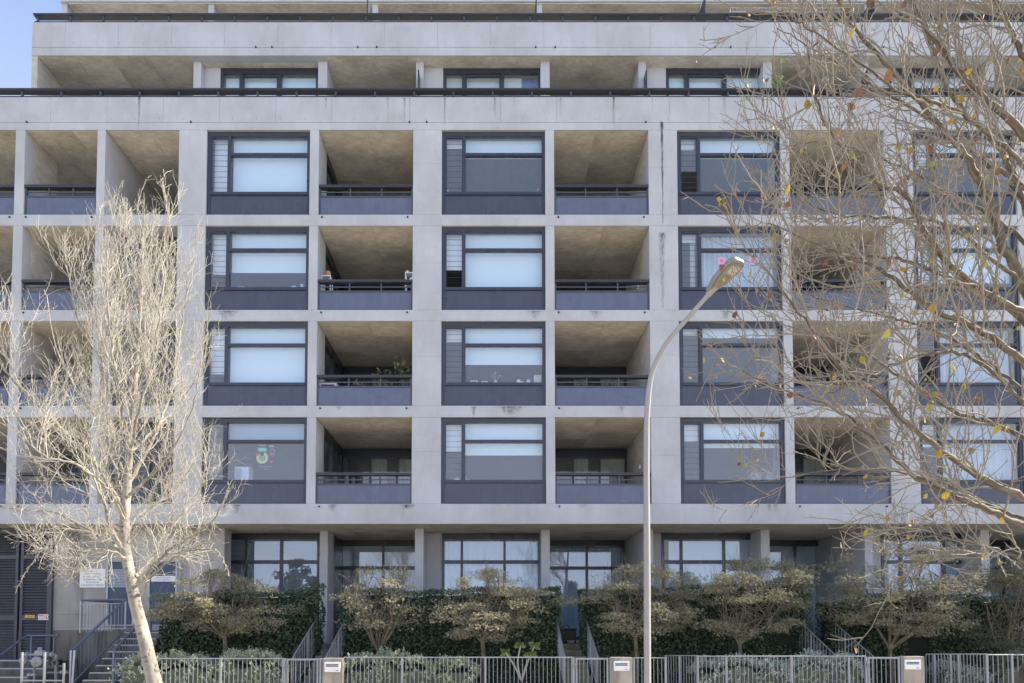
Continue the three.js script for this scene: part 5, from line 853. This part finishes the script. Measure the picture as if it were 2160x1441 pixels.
onBalcony(2, 822, 790, 0.4, 'balcony_plant', 'low spreading plant beside the tall leafy one on the third row balcony', 'potted plant', (t) => leafyPlant(t, 1.25, 0.9, 18, 8, gm));
onBalcony(2, 765, 800, 0.4, 'balcony_plant', 'small white flowered plant left of the low brownish one', 'potted plant', (t) => leafyPlant(t, 0.92, 0.7, 14, 9, [gm[1], leafMat(0.75, 0.72, 0.62)]));
onBalcony(2, 694, 800, 0.5, 'planter_box', 'white planter crate with dark side on the third row balcony', 'planter', (t) => { part(t, 'crate', frameBars([[-0.28, 0.28, 0, 0.06], [-0.28, 0.28, 0.82, 0.9], [-0.28, -0.22, 0.06, 0.82], [0.22, 0.28, 0.06, 0.82]], -0.15, 0.15), M.white); part(t, 'panel', bx(-0.22, 0.2, 0.72, 0.815, 0.1, 0.14), M.purple); for (let i = 0; i < 5; i++) part(t, 'slat', bx(-0.2 + i * 0.085, -0.15 + i * 0.085, 0.1, 0.7, 0.1, 0.13), M.white); });
onBalcony(3, 790, 1005, 1.2, 'armchair', 'rounded grey lounge chair on the lowest balcony left of centre', 'chair', (t) => { part(t, 'seat', rbx(-0.35, 0.35, 0.2, 0.45, -0.3, 0.35, 0.06), M.blindGrey); part(t, 'backrest', rbx(-0.35, 0.35, 0.45, 0.85, -0.35, -0.22, 0.05), M.blindGrey); for (const a of [-0.3, 0.3]) part(t, 'leg', rod(V(a, 0, 0.2), V(a, 0.2, 0.2), 0.02), M.steelDark); for (const a of [-0.3, 0.3]) part(t, 'leg', rod(V(a, 0, -0.25), V(a, 0.2, -0.25), 0.02), M.steelDark); });
{ // bamboo on the upper terrace and airer on the top one
  const t = thing('bamboo_plant', 'bright green bamboo in a pot on the upper terrace', 'potted plant'), R = rng(55), p = at(1632, 195, 21.7), y0 = yPar - 0.598; t.position.set(p.x, y0, p.z);
  part(t, 'pot', lathe([[0, 0], [0.2, 0], [0.26, 0.45], [0.22, 0.45], [0, 0.42]]), M.black); const lm = [leafMat(0.14, 0.28, 0.06), leafMat(0.09, 0.19, 0.05), leafMat(0.2, 0.32, 0.08)];
  for (let s = 0; s < 6; s++) { const g = grow(R, V((R() - 0.5) * 0.2, 0.4, (R() - 0.5) * 0.2), V(0.1 + (R() - 0.5) * 0.35, 1, 0.15), 1.15 + (s === 0 ? 0.75 : R() * 0.3), 0.09, 0.08, 0.02); part(t, 'cane', new Tubes().add(g, lerpR(g.length, 0.012, 0.004), 5).build(), gm[1]); for (let i = 0; i < 18; i++) { const k = 5 + Math.floor(R() * (g.length - 5)), q = g[Math.min(g.length - 1, k)], m = part(t, 'leaf', leafGeo[i % 3], lm[i % 3]), a = R() * 6.28; m.position.copy(q).add(V(Math.cos(a) * 0.06, 0.02, Math.sin(a) * 0.06)); m.scale.set(0.07, 0.15 + R() * 0.06, 0.1); m.rotation.set(0.6, a, 1.1 * (R() < 0.5 ? -1 : 1)); } }
  const w = thing('clothes_airer', 'thin white wire clothes airer on the top terrace', 'clothes airer'), a = at(1540, 17, 22.9), b = at(1800, 17, 22.9), yb = at(0, 25, 22.9).y;
  for (const y of [a.y, yb]) part(w, 'rail', rod(V(a.x, y, a.z), V(b.x, y, a.z), 0.012, 6), M.doorFrame); for (let i = 0; i <= 34; i++) { const x = a.x + (b.x - a.x) * i / 34; part(w, 'wire', rod(V(x, a.y, a.z), V(x, yb, a.z), 0.006, 4), M.doorFrame); } for (const x of [a.x, (a.x + b.x) / 2, b.x]) part(w, 'leg', rod(V(x, y2Top - 0.45, a.z), V(x, a.y, a.z), 0.014, 6), M.doorFrame);
}
// dark weep marks on the concrete, each with its own outline
{
  const weep = (px, py0, py1, wpx, seed, k) => { const R = rng(seed), c = document.createElement('canvas'); c.width = 64; c.height = 256; const g = c.getContext('2d'), n2 = 40; g.fillStyle = '#000'; g.fillRect(0, 0, 64, 256);
    for (let i = 0; i < n2 * 14; i++) { const f = Math.pow(R(), 1.7), y = f * 256, s = 22 * (1 - f * 0.55), x = 32 + (R() + R() - 1) * s; g.globalAlpha = k * (0.1 + R() * 0.4) * (1 - f * 0.6); g.fillStyle = '#fff'; g.fillRect(x, y, 1 + R() * 2.5, 2 + R() * 14); }
    const a = at(px - wpx / 2, py0, 20.9965), b = at(px + wpx / 2, py1, 20.9965), w = b.x - a.x, h = a.y - b.y, m = part(building, 'weep_stain', new THREE.PlaneGeometry(w, h).translate((a.x + b.x) / 2, (a.y + b.y) / 2, -20.9965), new THREE.MeshStandardMaterial({ color: new THREE.Color().setRGB(0.06, 0.055, 0.05), alphaMap: new THREE.CanvasTexture(c), transparent: true, roughness: 1 })); };
  weep(1397, 256, 470, 13, 1, 1.3); weep(1397, 490, 650, 26, 2, 0.45); weep(1295, 204, 272, 8, 3, 0.6); weep(293, 204, 270, 8, 4, 0.7);
  for (let i = 0; i < 18; i++) { const R = rng(100 + i), cx = [543, 770, 1041, 1270, 1541][i % 5] + (R() - 0.5) * 190, y = [454, 655, 857, 1064][Math.floor(R() * 4)]; weep(cx, y + 0.5, y + 6 + R() * 15, 10 + R() * R() * 90, 200 + i, 0.3 + R() * 0.4); }
  for (let i = 0; i < 12; i++) { const R = rng(400 + i); weep(440 + R() * 1200, 206, 225 + R() * 45, 5 + R() * 8, 500 + i, 0.25 + R() * 0.2); }
}
// ---------------------------------------------------------------- across the street, seen only in the panes
{
  const R = rng(8);
  for (const [x, z, w, h, lab] of [[-31, 27, 15, 4.6, 'cream house with low gabled roof across the street'], [16, 31, 13, 4.2, 'pale house with gabled roof behind the conifer across the street']]) {
    const t = thing('gabled_house', lab, 'house'); t.position.set(x, 0, z);
    part(t, 'wall', bx(-w / 2, w / 2, 0, h, -4, 4), std(0.62, 0.56, 0.45, 0.9, { map: concreteMap }));
    const s = new THREE.Shape(); s.moveTo(-w / 2 - 0.5, h); s.lineTo(0, h + 3.6); s.lineTo(w / 2 + 0.5, h); s.closePath(); part(t, 'roof', new THREE.ExtrudeGeometry(s, { depth: 9, bevelEnabled: false }).translate(0, 0.01, -4.5), std(0.66, 0.6, 0.46, 0.9));
    for (const k of [-0.28, 0.05, 0.3]) { const m = part(t, 'window', bx(w * k, w * k + 1.3, 1.2, 2.6, -4.05, -4.01), M.frame); part(m, 'pane', bx(w * k + 0.08, w * k + 1.22, 1.28, 2.52, -4.07, -4.055), M.glass); }
  }
  const tr = (x, z, h, w, lab, col, conic) => { const t = thing(conic ? 'conifer_tree' : 'evergreen_tree', lab, 'tree'), list = []; part(t, 'trunk', rod(V(x, 0, z), V(x, h * 0.7, z), 0.22, 10), M.bark); for (let c = 0; c < 60; c++) { const f = R(), y = h * (0.25 + 0.75 * f), rr = w * (conic ? 1.05 - f : Math.sqrt(Math.max(0.05, 1 - Math.pow(f * 2 - 0.9, 2)))) * R(), a = R() * 6.28, p = V(x + Math.cos(a) * rr, y, z + Math.sin(a) * rr); for (let i = 0; i < 50; i++) { const s = 0.7 + R() * 0.6; list.push([p.clone().add(V((R() - 0.5) * 1.1, (R() - 0.5) * 0.8, (R() - 0.5) * 1.1)), 0.25 + R() * 0.2, jit(R, V(0, 0.5, 1), 2), new THREE.Color().setRGB(col[0] * s, col[1] * s, col[2] * s)]); } } foliage(t, 'crown', oval, dullLeaf, list); };
  tr(-17, 25, 7.8, 3.0, 'dark evergreen beside the cream house across the street', [0.05, 0.07, 0.03]); tr(-24, 33, 9.4, 3.4, 'tall evergreen behind the cream house across the street', [0.06, 0.075, 0.035]); tr(9, 26, 6.4, 2.0, 'grey green conifer across the street', [0.07, 0.085, 0.06], true); tr(21, 26, 7.2, 3.0, 'rounded evergreen right of the pale house across the street', [0.055, 0.07, 0.03]);
}
renderer.render(scene, camera);
